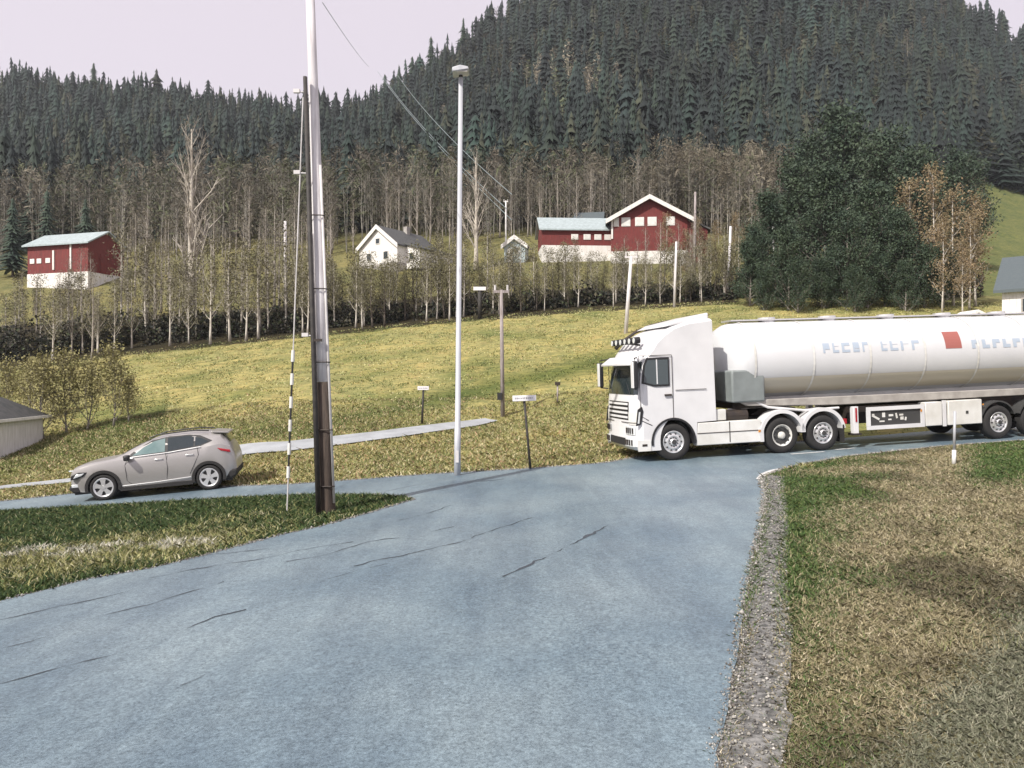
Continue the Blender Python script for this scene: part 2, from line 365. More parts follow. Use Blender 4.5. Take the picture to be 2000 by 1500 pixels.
# ground sheet
ty = np.concatenate([np.arange(-14, 3, .8), np.arange(3, 30, .16), np.arange(30, 64, .4), np.arange(64, 140, 1.2), np.arange(140, 305, 2.5), np.array([310, 330, 360, 420])])
tt = np.concatenate([np.linspace(-2.1, -1.0, 60, endpoint=False), np.linspace(-1.0, 1.0, 280, endpoint=False), np.linspace(1.0, 2.1, 61)])
TT, YY = np.meshgrid(tt, ty); XX = TT * np.maximum(YY, 19.5); ZZ = G(XX, YY)
ins = inside(ROADP, XX, YY); near = YY < 34
dr = np.where(near, dist(densify(road_poly, 2), XX, YY), 9); dp = np.where((YY > 16) & (YY < 45), dist(path_poly, XX, YY), 9)
inp = inside(path_poly, XX, YY)
amp = np.clip((np.minimum(dr, dp) - .3) / 1.5, 0, 1) * np.where(ins | inp, 0, 1) * np.where(YY < 5, .3, 1)
bump = np.array([noise.noise((x * .9, y * .9, 0)) * .6 + noise.noise((x * 3.1, y * 3.1, 5)) * .3 for x, y in zip(XX.ravel(), YY.ravel())]).reshape(XX.shape)
ZZ = ZZ + amp * bump * np.where(YY < 34, np.where(XX > 1.2, .035, .06), .2) - np.where(ins | inp, .05, 0) * 1.0
def UV(x, y):       # where a plan point appears (used to place the kinds of ground cover)
    y = np.maximum(y, 1.); return 1000 + F * x / y, HV - F * (G(x, y) - CZ) / y
UU = 1000 + F * TT
edge_v = lambda u: np.interp(u, [-400, 0, 150, 300, 600, 900, 1150, 1440, 2000], [770, 725, 703, 685, 655, 625, 605, 590, 585])
VV = HV - F * (G(XX, YY) - CZ) / np.maximum(YY, 1)
def lerpc(c, d, w): return c * (1 - w[..., None]) + np.array(d) * w[..., None]
n1 = np.array([noise.noise((x * .22, y * .22, 2)) for x, y in zip(XX.ravel(), YY.ravel())]).reshape(XX.shape)
n2 = np.array([noise.noise((x * .8, y * .8, 7)) for x, y in zip(XX.ravel(), YY.ravel())]).reshape(XX.shape)
Cg = np.zeros(XX.shape + (3,)) + np.array((.30, .275, .13))
Cg = lerpc(Cg, (.165, .18, .07), np.clip(n1 * 2 + .1, 0, 1) * .8)
Cg = lerpc(Cg, (.31, .25, .12), np.clip(n2 * 2.0, 0, 1) * .5)
_a = np.exp(-((VV - np.interp(UU, [250, 600, 800, 1000, 1190], [865, 835, 795, 748, 705])) / 20.) ** 2) * (UU > 250) + np.exp(-((VV - np.interp(UU, [-100, 150, 330], [930, 870, 815])) / 34.) ** 2) * (UU < 330) * 1.3
Cg = lerpc(Cg, (.07, .10, .03), np.clip(_a * .85, 0, .9) * (YY > 19))
lawn = (YY > 60) & (YY < 125); Cg = lerpc(Cg, (.17, .16, .08), lawn * 1.0)
wood = np.clip((YY - 108) / 14, 0, 1); fieldR = (UU > 1905) & (YY < 178); wood = np.where(fieldR, 0, wood)
Cg = lerpc(Cg, (.055, .052, .04), wood)
Cg = lerpc(Cg, (.12, .135, .06), ((UU > 1880) & (YY > 70)) * 1.0)
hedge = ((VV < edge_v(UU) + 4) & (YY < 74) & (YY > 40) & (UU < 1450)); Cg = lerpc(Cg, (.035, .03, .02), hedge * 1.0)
tri = (XX < -1) & (YY < 17.5) & ~ins; Cg = lerpc(Cg, (.055, .08, .03), tri * .9)
rb = (XX > 1) & (YY < 17) & ~ins; Cg = lerpc(Cg, (.105, .095, .055), rb * .95)
Vg = np.stack([XX, YY, ZZ], -1).reshape(-1, 3); nr, nc = XX.shape
ii = (np.arange(nr - 1)[:, None] * nc + np.arange(nc - 1)[None]).ravel()
Fg = np.stack([ii, ii + 1, ii + nc + 1, ii + nc], 1)
go = np_mesh('ground', Vg, Fg, 4, 'ground', Cg.reshape(-1, 3)); tag(go, kind='structure')
go.data.polygons.foreach_set('use_smooth', [True] * len(go.data.polygons))

# cracks and the painted edge line (thin sheets just over the asphalt)
def strip(name, px, wd, material, dz=.026, seed=0, wob=.04):
    P = [at(u, v) for u, v in px]; fine = []
    for a, b in zip(P[:-1], P[1:]):
        n = max(2, int((b - a).length / .12))
        fine += [a.lerp(b, k / n) for k in range(n)]
    fine.append(P[-1]); V = []; Fs = []
    for i, p in enumerate(fine):
        d = fine[min(i + 1, len(fine) - 1)] - fine[max(i - 1, 0)]; d.z = 0; d.normalize(); n_ = Vector((-d.y, d.x, 0))
        q = p + n_ * (wob * 1.6 * noise.noise((p.x * 3, p.y * 3, seed)) + wob * noise.noise((p.x * 11, p.y * 11, seed)))
        ww = wd * max(.02, .45 + 1.5 * noise.noise((p.x * 2.2, p.y * 2.2, seed + 4)) + .5 * noise.noise((p.x * 9, p.y * 9, seed))) if wob else wd
        for s_ in (-1, 1):
            r = q + n_ * ww * s_ * .5; V.append((r.x, r.y, float(G(r.x, r.y)) + dz))
        if i: k = 2 * i; Fs.append((k - 2, k - 1, k + 1, k))
    return MB().add(V, Fs).obj(name, material, fix=False)
for i, (px, wd) in enumerate([
    ([(0, 1273), (60, 1258), (140, 1232), (200, 1208), (262, 1192), (360, 1165), (440, 1140)], .028),
    ([(0, 1342), (90, 1322), (180, 1296), (300, 1262), (420, 1212), (480, 1196)], .035),
    ([(0, 1215), (90, 1195), (200, 1172), (260, 1158)], .022),
    ([(290, 1135), (420, 1108), (500, 1098), (600, 1075), (690, 1062)], .028),
    ([(690, 1110), (800, 1085), (900, 1062), (960, 1040), (1040, 1015)], .04),
    ([(980, 1130), (1040, 1105), (1100, 1075), (1190, 1030)], .05),
    ([(880, 944), (940, 942), (985, 938)], .05),
    ([(560, 1102), (640, 1086), (720, 1062), (800, 1052), (886, 1032)], .03),
    ([(780, 1020), (830, 1008), (880, 990)], .03),
    ([(395, 1088), (460, 1082), (520, 1075)], .03), ([(350, 1345), (398, 1325)], .02),
    ([(620, 1140), (700, 1118), (760, 1105)], .02)]):
    tag(strip('road_crack', px, wd, 'crack', seed=i), kind='structure')
tag(strip('edge_line', [(1481, 938), (1490, 928), (1508, 921), (1530, 917)], .10, 'marking', .027, wob=0), kind='structure')
tag(strip('edge_line', [(1545, 889), (1610, 884)], .12, 'marking', .027, wob=0), kind='structure')
tag(strip('edge_line', [(1632, 880), (1670, 877)], .10, 'marking', .027, wob=0), kind='structure')

# ---------------------------------------------------------------- stuff: grass, stones
def blades(name, X, Y, h, wd, cols, lean=.5):
    n = len(X); a = rng.uniform(0, 2 * np.pi, n); hh = h * rng.uniform(.5, 1.3, n); ww = wd * rng.uniform(.6, 1.3, n); ww = ww * np.ones(n)
    z = G(X, Y) - .02; l = rng.normal(0, lean, (n, 2)) * hh[:, None]
    b = np.stack([X, Y, z], 1); dx = np.stack([np.cos(a) * ww, np.sin(a) * ww, 0 * a], 1)
    mid = b + np.stack([l[:, 0] * .35, l[:, 1] * .35, hh * .6], 1); tip = b + np.stack([l[:, 0], l[:, 1], hh], 1)
    V = np.stack([b - dx, b + dx, mid + dx * .7, tip, mid - dx * .7], 1).reshape(-1, 3)
    k = np.arange(n)[:, None] * 5; Fc = k + np.arange(5)[None]
    return np_mesh(name, V, Fc, 5, 'blade', np.repeat(cols, 5, 0))
def noisev(X, Y, s, o): return np.array([noise.noise((x * s, y * s, o)) for x, y in zip(X, Y)])
def pick(n, palette, wts):
    P = np.array(palette); c = P[rng.choice(len(P), n, p=np.array(wts) / sum(wts))]
    return c * rng.uniform(.75, 1.25, (n, 1))
def gband(u, v):
    a = np.exp(-((v - np.interp(u, [250, 600, 800, 1000, 1190], [865, 835, 795, 748, 705])) / 20.) ** 2) * (u > 250)
    b = np.exp(-((v - np.interp(u, [-100, 150, 330], [930, 870, 815])) / 34.) ** 2) * (u < 330)
    return a + b * 1.5
# right verge
n = 720000; Y = 2.6 + 19.5 * rng.random(n) ** 1.5; X = rng.uniform(.1, 1.0, n) * Y + .3
SHP = densify(shoulder, .5)
k = (~inside(ROADP, X, Y)) & (dist(SHP, X, Y) * np.where(inside(SHP, X, Y), -1, 1) > -np.abs(rng.normal(0, .10, n))) & (X > 1.2) & ~((Y > 17) & (X < 4)); X, Y = X[k], Y[k]
u, v = UV(X, Y); nz = noisev(X, Y, .7, 11)
grn = np.clip(1.25 - (u - 1545) / 150 + nz, 0, 1) * np.clip((1330 - v) / 200, .25, 1) + np.clip((u - 1860) / 60, 0, 1) * np.clip((960 - v) / 30, 0, 1)
dark = np.clip(nz * 2.2 + .12, 0, 1)
cs = pick(len(X), [(.36, .31, .19), (.27, .23, .13), (.18, .16, .09), (.48, .42, .30)], [3, 3, 2, 1.5])
cs = cs * (1 - .55 * dark[:, None]); g2 = pick(len(X), [(.07, .13, .03), (.12, .16, .04), (.05, .09, .025)], [2, 1, 2])
sel = rng.random(len(X)) < np.clip(grn * .85 + .08 + .2 * noisev(X, Y, 1.6, 13), 0, 1); cs[sel] = g2[sel]
gy = pick(len(X), [(.20, .20, .14), (.13, .14, .09), (.28, .27, .20)], [2, 2, 1]); sel = (v - (1500 - (u - 1700) * 1.05)) / 120 + rng.normal(0, .35, len(u)) > 0; cs[sel] = gy[sel]  # greyed blades toward the near right corner paint in a windshield reflection
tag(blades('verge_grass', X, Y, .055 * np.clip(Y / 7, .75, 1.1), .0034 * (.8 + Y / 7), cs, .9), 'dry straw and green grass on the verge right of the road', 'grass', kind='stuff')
k = (rng.random(len(X)) < .05 * np.clip(noisev(X, Y, 1.1, 17) * 3, 0, 1)) & (Y > 6); cs2 = pick(int(k.sum()), [(.46, .40, .25), (.36, .31, .18), (.22, .24, .10)], [3, 2, 2])
tag(blades('verge_stalks', X[k], Y[k], .13, .0028, cs2, .5), 'taller dry stalks standing in clumps on the verge right of the road', 'grass', kind='stuff')
# grass triangle at left
n = 200000; Y = rng.uniform(8, 18.2, n); X = rng.uniform(-17, -1.5, n); k = (~inside(ROADP, X, Y)) & (Y < 17.8); X, Y = X[k], Y[k]
d = dist(densify(road_poly, 1), X, Y); nz = noisev(X, Y, .8, 21); u, v = UV(X, Y)
cs = pick(len(X), [(.045, .085, .02), (.03, .06, .018), (.08, .12, .03)], [3, 3, 2])
st = pick(len(X), [(.36, .34, .15), (.26, .26, .10), (.46, .43, .28)], [3, 3, 1.6])
lo = np.clip(1.5 - np.abs(v - np.interp(u, [0, 300, 600], [1110, 1075, 1030])) / 30 + nz, 0, 1) * np.clip((620 - u) / 200, .2, 1)
sel = rng.random(len(X)) < .08 + .7 * lo; cs[sel] = st[sel]
pale = pick(len(X), [(.62, .60, .52), (.50, .47, .36)], [2, 1]); sel = (np.abs(v - np.interp(u, [0, 200, 400], [1085, 1074, 1062])) < 9 + 7 * noisev(X, Y, 1.5, 71)) & (u < 420) & (noisev(X, Y, 1.2, 73) + .5 * noisev(X, Y, 4, 75) > .02) & (rng.random(len(X)) < .7); cs[sel] = pale[sel]
tag(blades('corner_grass', X, Y, .10, .010, cs, .7), 'deep green grass with straw patches on the wedge between the two roads', 'grass', kind='stuff')
# bank between cross road and path
n = 110000; Y = rng.uniform(17, 36, n); X = rng.uniform(-.75, .42, n) * Y; k = (~inside(ROADP, X, Y)) & (~inside(path_poly, X, Y)) & (dist(path_poly, X, Y) > .15); X, Y = X[k], Y[k]; u, v = UV(X, Y)
k = (v < 985) & ~((X < -1) & (Y < 18)); X, Y, u, v = X[k], Y[k], u[k], v[k]
cs = pick(len(X), [(.38, .34, .17), (.22, .22, .08), (.12, .15, .045), (.38, .24, .15), (.48, .43, .27)], [3, 3, 2, 1.0, 1])
tag(blades('bank_grass', X, Y, .11, .018, cs, .9), 'tufted dry grass on the bank between the cross road and the pale path', 'grass', kind='stuff')
# field
n = 150000; Y = 22 + 42 * np.sqrt(rng.random(n)); X = rng.uniform(-.8, .8, n) * Y; u, v = UV(X, Y)
k = (~inside(ROADP, X, Y)) & (~inside(path_poly, X, Y)) & (v > edge_v(u) - 4); X, Y, u, v = X[k], Y[k], u[k], v[k]
nz = noisev(X, Y * 2.2, .18, 31) + .9 * gband(u, v)
cs = pick(len(X), [(.40, .385, .16), (.29, .31, .11), (.48, .45, .24), (.38, .26, .15)], [4, 3, 2, .6])
g2 = pick(len(X), [(.12, .155, .045), (.20, .21, .07)], [1, 1]); sel = rng.random(len(X)) < np.clip(nz * 2.5 + .15, .05, .9); cs[sel] = g2[sel]
tag(blades('field_grass', X, Y, .08, .03, cs, .9), 'yellow green stubbly grass covering the sloping field', 'grass', kind='stuff')
# stones on the shoulder
n = 60000; X = rng.uniform(.6, 7.5, n); Y = rng.uniform(2.5, 16.6, n); k = inside(SHP, X, Y); X, Y = X[k], Y[k]; n = len(X)
oc = np.array([(1, 0, 0), (-1, 0, 0), (0, 1, 0), (0, -1, 0), (0, 0, 1), (0, 0, -1)], float); of = np.array([(0, 2, 4), (2, 1, 4), (1, 3, 4), (3, 0, 4), (2, 0, 5), (1, 2, 5), (3, 1, 5), (0, 3, 5)])
sz = rng.lognormal(-4.6, .36, n); V = oc[None] * sz[:, None, None] * rng.uniform(.6, 1.3, (n, 6, 1)); an = rng.uniform(0, 6.3, n)
cx, sx = np.cos(an)[:, None], np.sin(an)[:, None]; V = np.stack([V[..., 0] * cx - V[..., 1] * sx, V[..., 0] * sx + V[..., 1] * cx, V[..., 2] * .7], -1)
V += np.stack([X, Y, G(X, Y) + .016 + sz * .3], 1)[:, None]
tag(np_mesh('shoulder_gravel', V.reshape(-1, 3), (np.arange(n)[:, None, None] * 6 + of[None]).reshape(-1, 3), 3, 'stone', np.repeat(pick(n, [(.31, .30, .27), (.21, .20, .18), (.42, .40, .37), (.09, .085, .08)], [3, 3, .8, 3]), 6, 0)),
    'loose grey stones strewn along the right edge of the road', 'gravel', kind='stuff')

eb = np.array(densify([p for p in road_poly], .03)); eb = eb[(eb[:, 1] > 3) & (eb[:, 1] < 23) & (np.abs(eb[:, 0]) < 17)]
i_ = rng.integers(0, len(eb), 15000); P = eb[i_] + rng.normal(0, .035, (15000, 2)); n = len(P); sz = rng.lognormal(-5.3, .4, n) * (1 + P[:, 1] / 14)
V = oc[None] * sz[:, None, None] * rng.uniform(.6, 1.3, (n, 6, 1)); V += np.stack([P[:, 0], P[:, 1], G(P[:, 0], P[:, 1]) + .022 + sz * .3], 1)[:, None]
tag(np_mesh('roadside_grit', V.reshape(-1, 3), (np.arange(n)[:, None, None] * 6 + of[None]).reshape(-1, 3), 3, 'stone', np.repeat(pick(n, [(.30, .29, .27), (.20, .19, .18), (.10, .09, .08), (.42, .41, .38)], [3, 3, 2, .6]), 6, 0)),
    'scattered grit and crumbled asphalt along the edges of the road', 'gravel', kind='stuff')
# ---------------------------------------------------------------- trees
def leaf_quads(P, size, seed, flat=1.0):
    r = np.random.default_rng(seed); P = np.asarray(P); n = len(P)
    a = r.normal(size=(n, 3)); a /= np.linalg.norm(a, axis=1)[:, None]; b = r.normal(size=(n, 3)); b -= (a * b).sum(1)[:, None] * a; b /= np.linalg.norm(b, axis=1)[:, None]
    s = (size * r.uniform(.5, 1.4, n))[:, None]
    V = np.stack([P - a * s, P + b * s * .55 * flat, P + a * s, P - b * s * .55 * flat], 1).reshape(-1, 3)
    return V, np.arange(n * 4).reshape(-1, 4)
def grow(seed, H, r0, nb, spread, first, twig, up=.5, bend=.3, lean=0):
    """trunk with limbs and twigs; returns (MB, twig tip points)"""
    r = random.Random(seed); mb = MB(); tips = []
    tp = []; p = Vector((0, 0, 0)); dx, dy = r.uniform(-1, 1) * bend, r.uniform(-1, 1) * bend
    ns = 8
    for i in range(ns + 1):
        s = i / ns; tp.append(Vector((lean * s * H + dx * math.sin(s * 3) * .5 + r.uniform(-.06, .06) * H * .08 * s, dy * math.sin(s * 2.4) * .5, s * H)))
    rs = [r0 * (1 - .86 * (i / ns)) for i in range(ns + 1)]; rs[0] *= 1.35
    mb.tube(tp, rs, 6)
    def on_trunk(s):
        q = s * ns; i = min(int(q), ns - 1); return tp[i].lerp(tp[i + 1], q - i), rs[i] + (rs[i + 1] - rs[i]) * (q - i)
    for b in range(nb):
        s = first + (1 - first) * (b + r.random()) / nb; o, rr = on_trunk(min(s, .98))
        a = r.uniform(0, 2 * math.pi); L = spread * (1.15 - s * .75) * r.uniform(.7, 1.2)
        d = Vector((math.cos(a), math.sin(a), up * r.uniform(.6, 1.6))).normalized(); q = [o]
        for j in range(3):
            d = (d + Vector((r.uniform(-.2, .2), r.uniform(-.2, .2), .22))).normalized(); q.append(q[-1] + d * L / 3)
        br = max(rr * .5, .012); mb.tube(q, [br, br * .7, br * .45, br * .16], 4, False)
        for k2 in range(twig):
            m_ = r.uniform(.25, 1) * 3; i = min(int(m_), 2); o2 = q[i].lerp(q[i + 1], m_ - i)
            d2 = (d + Vector((r.uniform(-1, 1), r.uniform(-1, 1), r.uniform(-.2, .9)))).normalized(); e = o2 + d2 * L * r.uniform(.2, .45)
            mb.tube([o2, e], [br * .35, br * .12], 3, False); tips.append((o2, e))
        tips.append((q[2], q[3]))
    return mb, tips
def make_tree(name, seed, H, r0, nb, spread, first, twig, bark, leaf, per, lsize, up=.5, scatter=.35, lean=0, bend=.3):
    mb, tips = grow(seed, H, r0, nb, spread, first, twig, up, bend, lean)
    root = empty(name, (0, 0, 0)); mb.obj('trunk', bark, root, smooth=True, fix=False)
    if per:
        r = np.random.default_rng(seed); a = np.array([t[0][:] for t in tips]); b = np.array([t[1][:] for t in tips])
        s = r.uniform(.1, 1.15, (len(a), per, 1)); P = a[:, None] + (b - a)[:, None] * s + r.normal(0, scatter, (len(a), per, 3)); P = P.reshape(-1, 3); P = P[P[:, 2] > .3]
        V, Fc = leaf_quads(P, lsize, seed); np_mesh('crown', V, Fc, 4, leaf, None, root)
    return root
def conifer_np(seed, tiers, nb, H=1.0, r=.2, droop=.12):
    q = np.random.default_rng(seed); V = []; Fc = []; q2 = q.uniform(.6, 1.1)
    for t in range(tiers):
        s = t / tiers; z = .08 + .92 * s; rad = r * (1 - s) ** q2 * q.uniform(.6, 1.3) + .006; dz = 1.15 * .92 / tiers + .02
        k = len(V); V.append((0, 0, min(z + dz, 1.0) * H)); o = q.uniform(0, 6.3)
        for i in range(nb):
            a = o + 2 * np.pi * i / nb; rr = rad * q.uniform(.6, 1.3)
            V.append((np.cos(a) * rr, np.sin(a) * rr, (z - droop * rad - q.uniform(0, .03)) * H)); a2 = a + np.pi / nb; rr *= .38
            V.append((np.cos(a2) * rr, np.sin(a2) * rr, (z + dz * .2) * H))
        m = 2 * nb
        for i in range(m): Fc.append((k, k + 1 + i, k + 1 + (i + 1) % m))
    k = len(V); tr = .012
    V += [(tr, 0, 0), (-tr * .5, tr, 0), (-tr * .5, -tr, 0), (0, 0, .9 * H)]; Fc += [(k, k + 1, k + 3), (k + 1, k + 2, k + 3), (k + 2, k, k + 3)]
    return np.array(V), np.array(Fc)
def scatter_np(name, protos, X, Y, H, W, cols, dark_trunk=None, material='forest', extra=None):
    """one mesh from many transformed copies"""
    VV_, FF_, CC_, off = [], [], [], 0; pi = rng.integers(0, len(protos), len(X)); z = G(X, Y)
    for p, pr in enumerate(protos):
        V, Fc = pr[0], pr[1]; pc_ = pr[2] if len(pr) > 2 else None
        s = np.where(pi == p)[0]
        if not len(s): continue
        a = rng.uniform(0, 2 * np.pi, len(s)); c, sn = np.cos(a)[:, None], np.sin(a)[:, None]; w_ = (W[s])[:, None]; h_ = H[s][:, None]
        x = (V[None, :, 0] * c - V[None, :, 1] * sn) * w_; y = (V[None, :, 0] * sn + V[None, :, 1] * c) * w_; zz = V[None, :, 2] * h_
        tilt = rng.normal(0, .025, (len(s), 1))
        P = np.stack([x + X[s][:, None] + tilt * zz, y + Y[s][:, None], zz + z[s][:, None] - .3], -1)
        VV_.append(P.reshape(-1, 3)); FF_.append((Fc[None] + (np.arange(len(s)) * len(V))[:, None, None] + off).reshape(-1, Fc.shape[1])); off += len(s) * len(V)
        cc = np.repeat(cols[s][:, None], len(V), 1)
        if pc_ is not None: cc = np.where(pc_[None, :, :] >= 0, pc_[None] * rng.uniform(.7, 1.2, (len(s), 1, 1)), cc)
        CC_.append((cc * rng.uniform(.85, 1.15, cc.shape[:2] + (1,))).reshape(-1, 3))
    return np_mesh(name, np.concatenate(VV_), np.concatenate(FF_), FF_[0].shape[1], material, np.concatenate(CC_))
con = [conifer_np(s, 11, 8, r=r_) for s, r_ in ((1, .16), (2, .20), (3, .13), (4, .24), (5, .18), (6, .15), (7, .21), (8, .12))]
def birch_np(seed):
    q = np.random.default_rng(seed); V = []; Fc = []; C_ = []
    def add(p, c): V.append(p); C_.append(c)
    w0 = .006; tc_ = (.22, .205, .18)
    for k in range(2):
        o = len(V); lx = q.uniform(-.05, .05); a = q.uniform(0, 3)
        for p in ((w0, 0, 0), (-w0 * .5, w0, 0), (-w0 * .5, -w0, 0), (lx, 0, .97)): add(p, tc_)
        Fc.extend([(o, o + 1, o + 3), (o + 1, o + 2, o + 3), (o + 2, o, o + 3)])
    for k in range(16):
        z0 = q.uniform(.3, .9); a = q.uniform(0, 6.3); L = .17 * (1.2 - z0) + .03; o = len(V)
        for p in ((0, 0, z0), (0, 0, z0 + .012), (np.cos(a) * L, np.sin(a) * L, z0 + L * 1.5)): add(p, (.16, .145, .12))
        Fc.append((o, o + 1, o + 2))
    n_ = 200; zc = q.uniform(.28, 1.0, n_)
    for zz in zc:
        rr = .17 * np.sin(min(1, (1.08 - zz) / .55) * np.pi / 2) * np.sqrt(q.random()); a = q.uniform(0, 6.3); o = len(V); s = q.uniform(.008, .024)
        c = np.array((np.cos(a) * rr, np.sin(a) * rr, zz)); d = q.normal(size=3) * s; e = q.normal(size=3) * s
        for p in (c - d, c + e, c + d + e): add(tuple(p), (-1, -1, -1))
        Fc.append((o, o + 1, o + 2))
    return np.array(V), np.array(Fc), np.array(C_)
bir = [birch_np(s) for s in range(5)]
# the wooded hillsides
n = 16000; Y = rng.uniform(116, 322, n); t = rng.uniform(-.95, .95, n); X = t * Y
k = rng.random(n) < (Y / 322) ** .6; X, Y, t = X[k], Y[k], t[k]; u, v = UV(X, Y)
k = ~((u > 1885) & (Y < 180)); X, Y, t, u, v = X[k], Y[k], t[k], u[k], v[k]
nz = noisev(X, Y, .02, 41) + .5 * noisev(X, Y, .07, 43)
brown = np.clip((v - np.interp(u, [0, 250, 500, 640, 700, 820, 950, 1100, 1280, 1500, 1700, 2000], [330, 345, 370, 350, 330, 370, 395, 400, 400, 390, 430, 450])) / 60 + nz * 1.6, -1, 1) > .1
clear = ((u - 1110) / 130) ** 2 + ((v - 215) / 60) ** 2 < 1 + nz; brown = brown | (clear & (rng.random(len(u)) < .9))
brown = brown ^ ((rng.random(len(u)) < np.where(brown, .34, .09)))
thin = ~clear | (rng.random(len(u)) < .45)
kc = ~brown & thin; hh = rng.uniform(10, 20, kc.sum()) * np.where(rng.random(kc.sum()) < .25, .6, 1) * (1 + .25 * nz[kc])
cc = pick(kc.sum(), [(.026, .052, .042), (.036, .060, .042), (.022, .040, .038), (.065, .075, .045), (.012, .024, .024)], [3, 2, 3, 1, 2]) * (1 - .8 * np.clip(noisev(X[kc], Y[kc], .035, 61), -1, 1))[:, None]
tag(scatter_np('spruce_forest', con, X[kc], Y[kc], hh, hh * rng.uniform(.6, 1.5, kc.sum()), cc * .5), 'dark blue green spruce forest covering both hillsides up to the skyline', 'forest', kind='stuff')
kd = (rng.random(len(X)) < .16 + .3 * np.clip(noisev(X, Y, .03, 77), 0, 1)) & ~clear; hd_ = rng.uniform(8, 14, kd.sum())
bird = [(p_[0], p_[1], np.where(p_[2] >= 0, -1, p_[2])) for p_ in bir]
tag(scatter_np('mixed_forest', bird, X[kd] + 2, Y[kd], hd_, hd_ * 1.7, pick(kd.sum(), [(.045, .065, .035), (.085, .080, .045), (.025, .042, .028), (.11, .095, .065)], [1, 1, 1.5, .6])), 'rounded broadleaf trees mixed in among the spruces on the hillside', 'forest', kind='stuff')
kb = brown & thin
x2 = []                                 # leafless trees thin out down to the houses
Y2 = rng.uniform(99, 118, 1500); X2 = rng.uniform(-.9, .36, 1500) * Y2; u2 = 1000 + F * X2 / Y2
k2 = (rng.random(1500) < (Y2 - 94) / 34) & ~((Y2 < 108) & (((u2 > 20) & (u2 < 225)) | ((u2 > 680) & (u2 < 880)) | ((u2 > 970) & (u2 < 1400))))
X = np.concatenate([X, X2[k2]]); Y = np.concatenate([Y, Y2[k2]]); kb = np.concatenate([kb, np.ones(k2.sum(), bool)]); clear = np.concatenate([clear, np.zeros(k2.sum(), bool)])
hh = rng.uniform(7, 14, kb.sum())
cc = pick(kb.sum(), [(.135, .115, .085), (.10, .09, .065), (.17, .15, .11), (.09, .10, .05)], [2, 3, 1.5, 3]) * (1 + 1.4 * clear[kb])[:, None]
tag(scatter_np('leafless_forest', bir, X[kb], Y[kb], hh, hh, cc), 'brown leafless birch woods on the lower slopes and in the hillside clearing', 'forest', kind='stuff')

# undergrowth along the field edge
n = 56000; u = rng.uniform(-260, 1920, n); Yq = np.array([0.0] * n)
ue = np.arange(-280, 1960, 20); Ye = np.array([at(a, float(edge_v(a))).y for a in ue]); base = np.interp(u, ue, Ye)
Y = base + np.abs(rng.normal(0, 2.6, n)) + 1.6; X = (u - 1000) / F * Y
hm = 1.0 + 1.5 * noisev(X, Y, .35, 51) + np.interp(u, [-200, 200, 560, 700, 1430, 1480, 1880], [2.0, 1.2, .3, .0, .3, 2.0, 1.4])
k = noisev(X, Y, .5, 53) > -.22 + .12 * (u > 500); u, X, Y, hm = u[k], X[k], Y[k], hm[k]; n = len(X)
zz = G(X, Y) + rng.random(n) * np.maximum(hm, .35)
V, Fc = leaf_quads(np.stack([X, Y, zz], 1), .17, 5)
uc = pick(n, [(.022, .026, .020), (.045, .040, .030), (.08, .072, .045), (.05, .065, .028)], [3, 3, 2, 1.5])
tag(np_mesh('undergrowth', V, Fc, 4, 'forest', np.repeat(uc, 4, 0)), 'dark tangled undergrowth at the foot of the trees along the field edge', 'undergrowth', kind='stuff')

TR = {}
def plant(proto_list, i, loc, s, rz, label, cat, group=None, name=None):
    p = proto_list[i % len(proto_list)]
    if p.get('_used'): o = copy_tree(p); 
    else: o = p; p['_used'] = 1
    if '_used' in o and o is not p: del o['_used']
    o.location = loc; o.scale = (s, s, s * random.uniform(.92, 1.08)); o.rotation_euler = (0, 0, rz)
    tag(o, label, cat, group); return o
hedge_p = [make_tree('birch_tree', 100 + s, 9, .115, 18, 2.1, .2, 5, 'bark_pale', 'leaf_olive', 10, .10, up=1.0, scatter=.34) for s in range(4)]
hedge_q = [make_tree('alder_tree', 120 + s, 6.5, .12, 17, 2.0, .12, 6, 'bark_dark', 'leaf_umber', 10, .09, up=.9, scatter=.34, bend=.8) for s in range(3)]
bare_p = [make_tree('bare_tree', 140 + s, 12, .17, 20, 2.6, .2, 7, 'bark_light', 'leaf_brown', 4, .08, up=1.5, scatter=.3) for s in range(3)]
big_bare = [make_tree('bare_tree', 160 + s, 15, .34, 30, 4.2, .16, 9, 'bark_white', 'leaf_brown', 2, .06, up=1.6, scatter=.3) for s in range(2)]
stem_p = [make_tree('bare_stemmed_tree', 180 + s, 14, .13, 13, 1.6, .62, 4, 'bark_grey', 'leaf_brown', 8, .13, up=.7, scatter=.45, bend=.15) for s in range(3)]
leafy = [make_tree('leafy_tree', 200 + s, 14, .22, 46, 4.6, .10, 7, 'bark_grey', 'leaf_green', 28, .17, up=.55, scatter=.5) for s in range(3)]
rust = [make_tree('budding_tree', 220 + s, 11, .12, 24, 2.4, .15, 6, 'bark_pale', 'leaf_rust', 14, .11, up=.9, scatter=.35) for s in range(2)]
shrub = [make_tree('shrub', 240 + s, 2.4, .035, 26, 1.25, .03, 7, 'bark_grey', 'leaf_yellow', 12, .045, up=1.2, scatter=.16, bend=.4) for s in range(3)]
gH = 'trees in the row along the upper edge of the field'
rr = random.Random(3)
EB = lambda a, d: at(a, float(edge_v(a)) + 0, d)
for i in range(96):        # pale-stemmed trees
    a = -20 + 1460 * (i + rr.uniform(-1.2, 1.2)) / 96; s = rr.uniform(.6, 1.0) * (.72 if a < 230 else 1.0 if a < 600 else .72 if a < 1050 else .56)
    plant(hedge_p, i, EB(a, rr.uniform(-.1, 1.6) if rr.random() < .3 else rr.uniform(1, 8)), s, rr.uniform(0, 6), 'slender pale-stemmed tree with olive twigs in the row along the upper field edge', 'tree', gH)
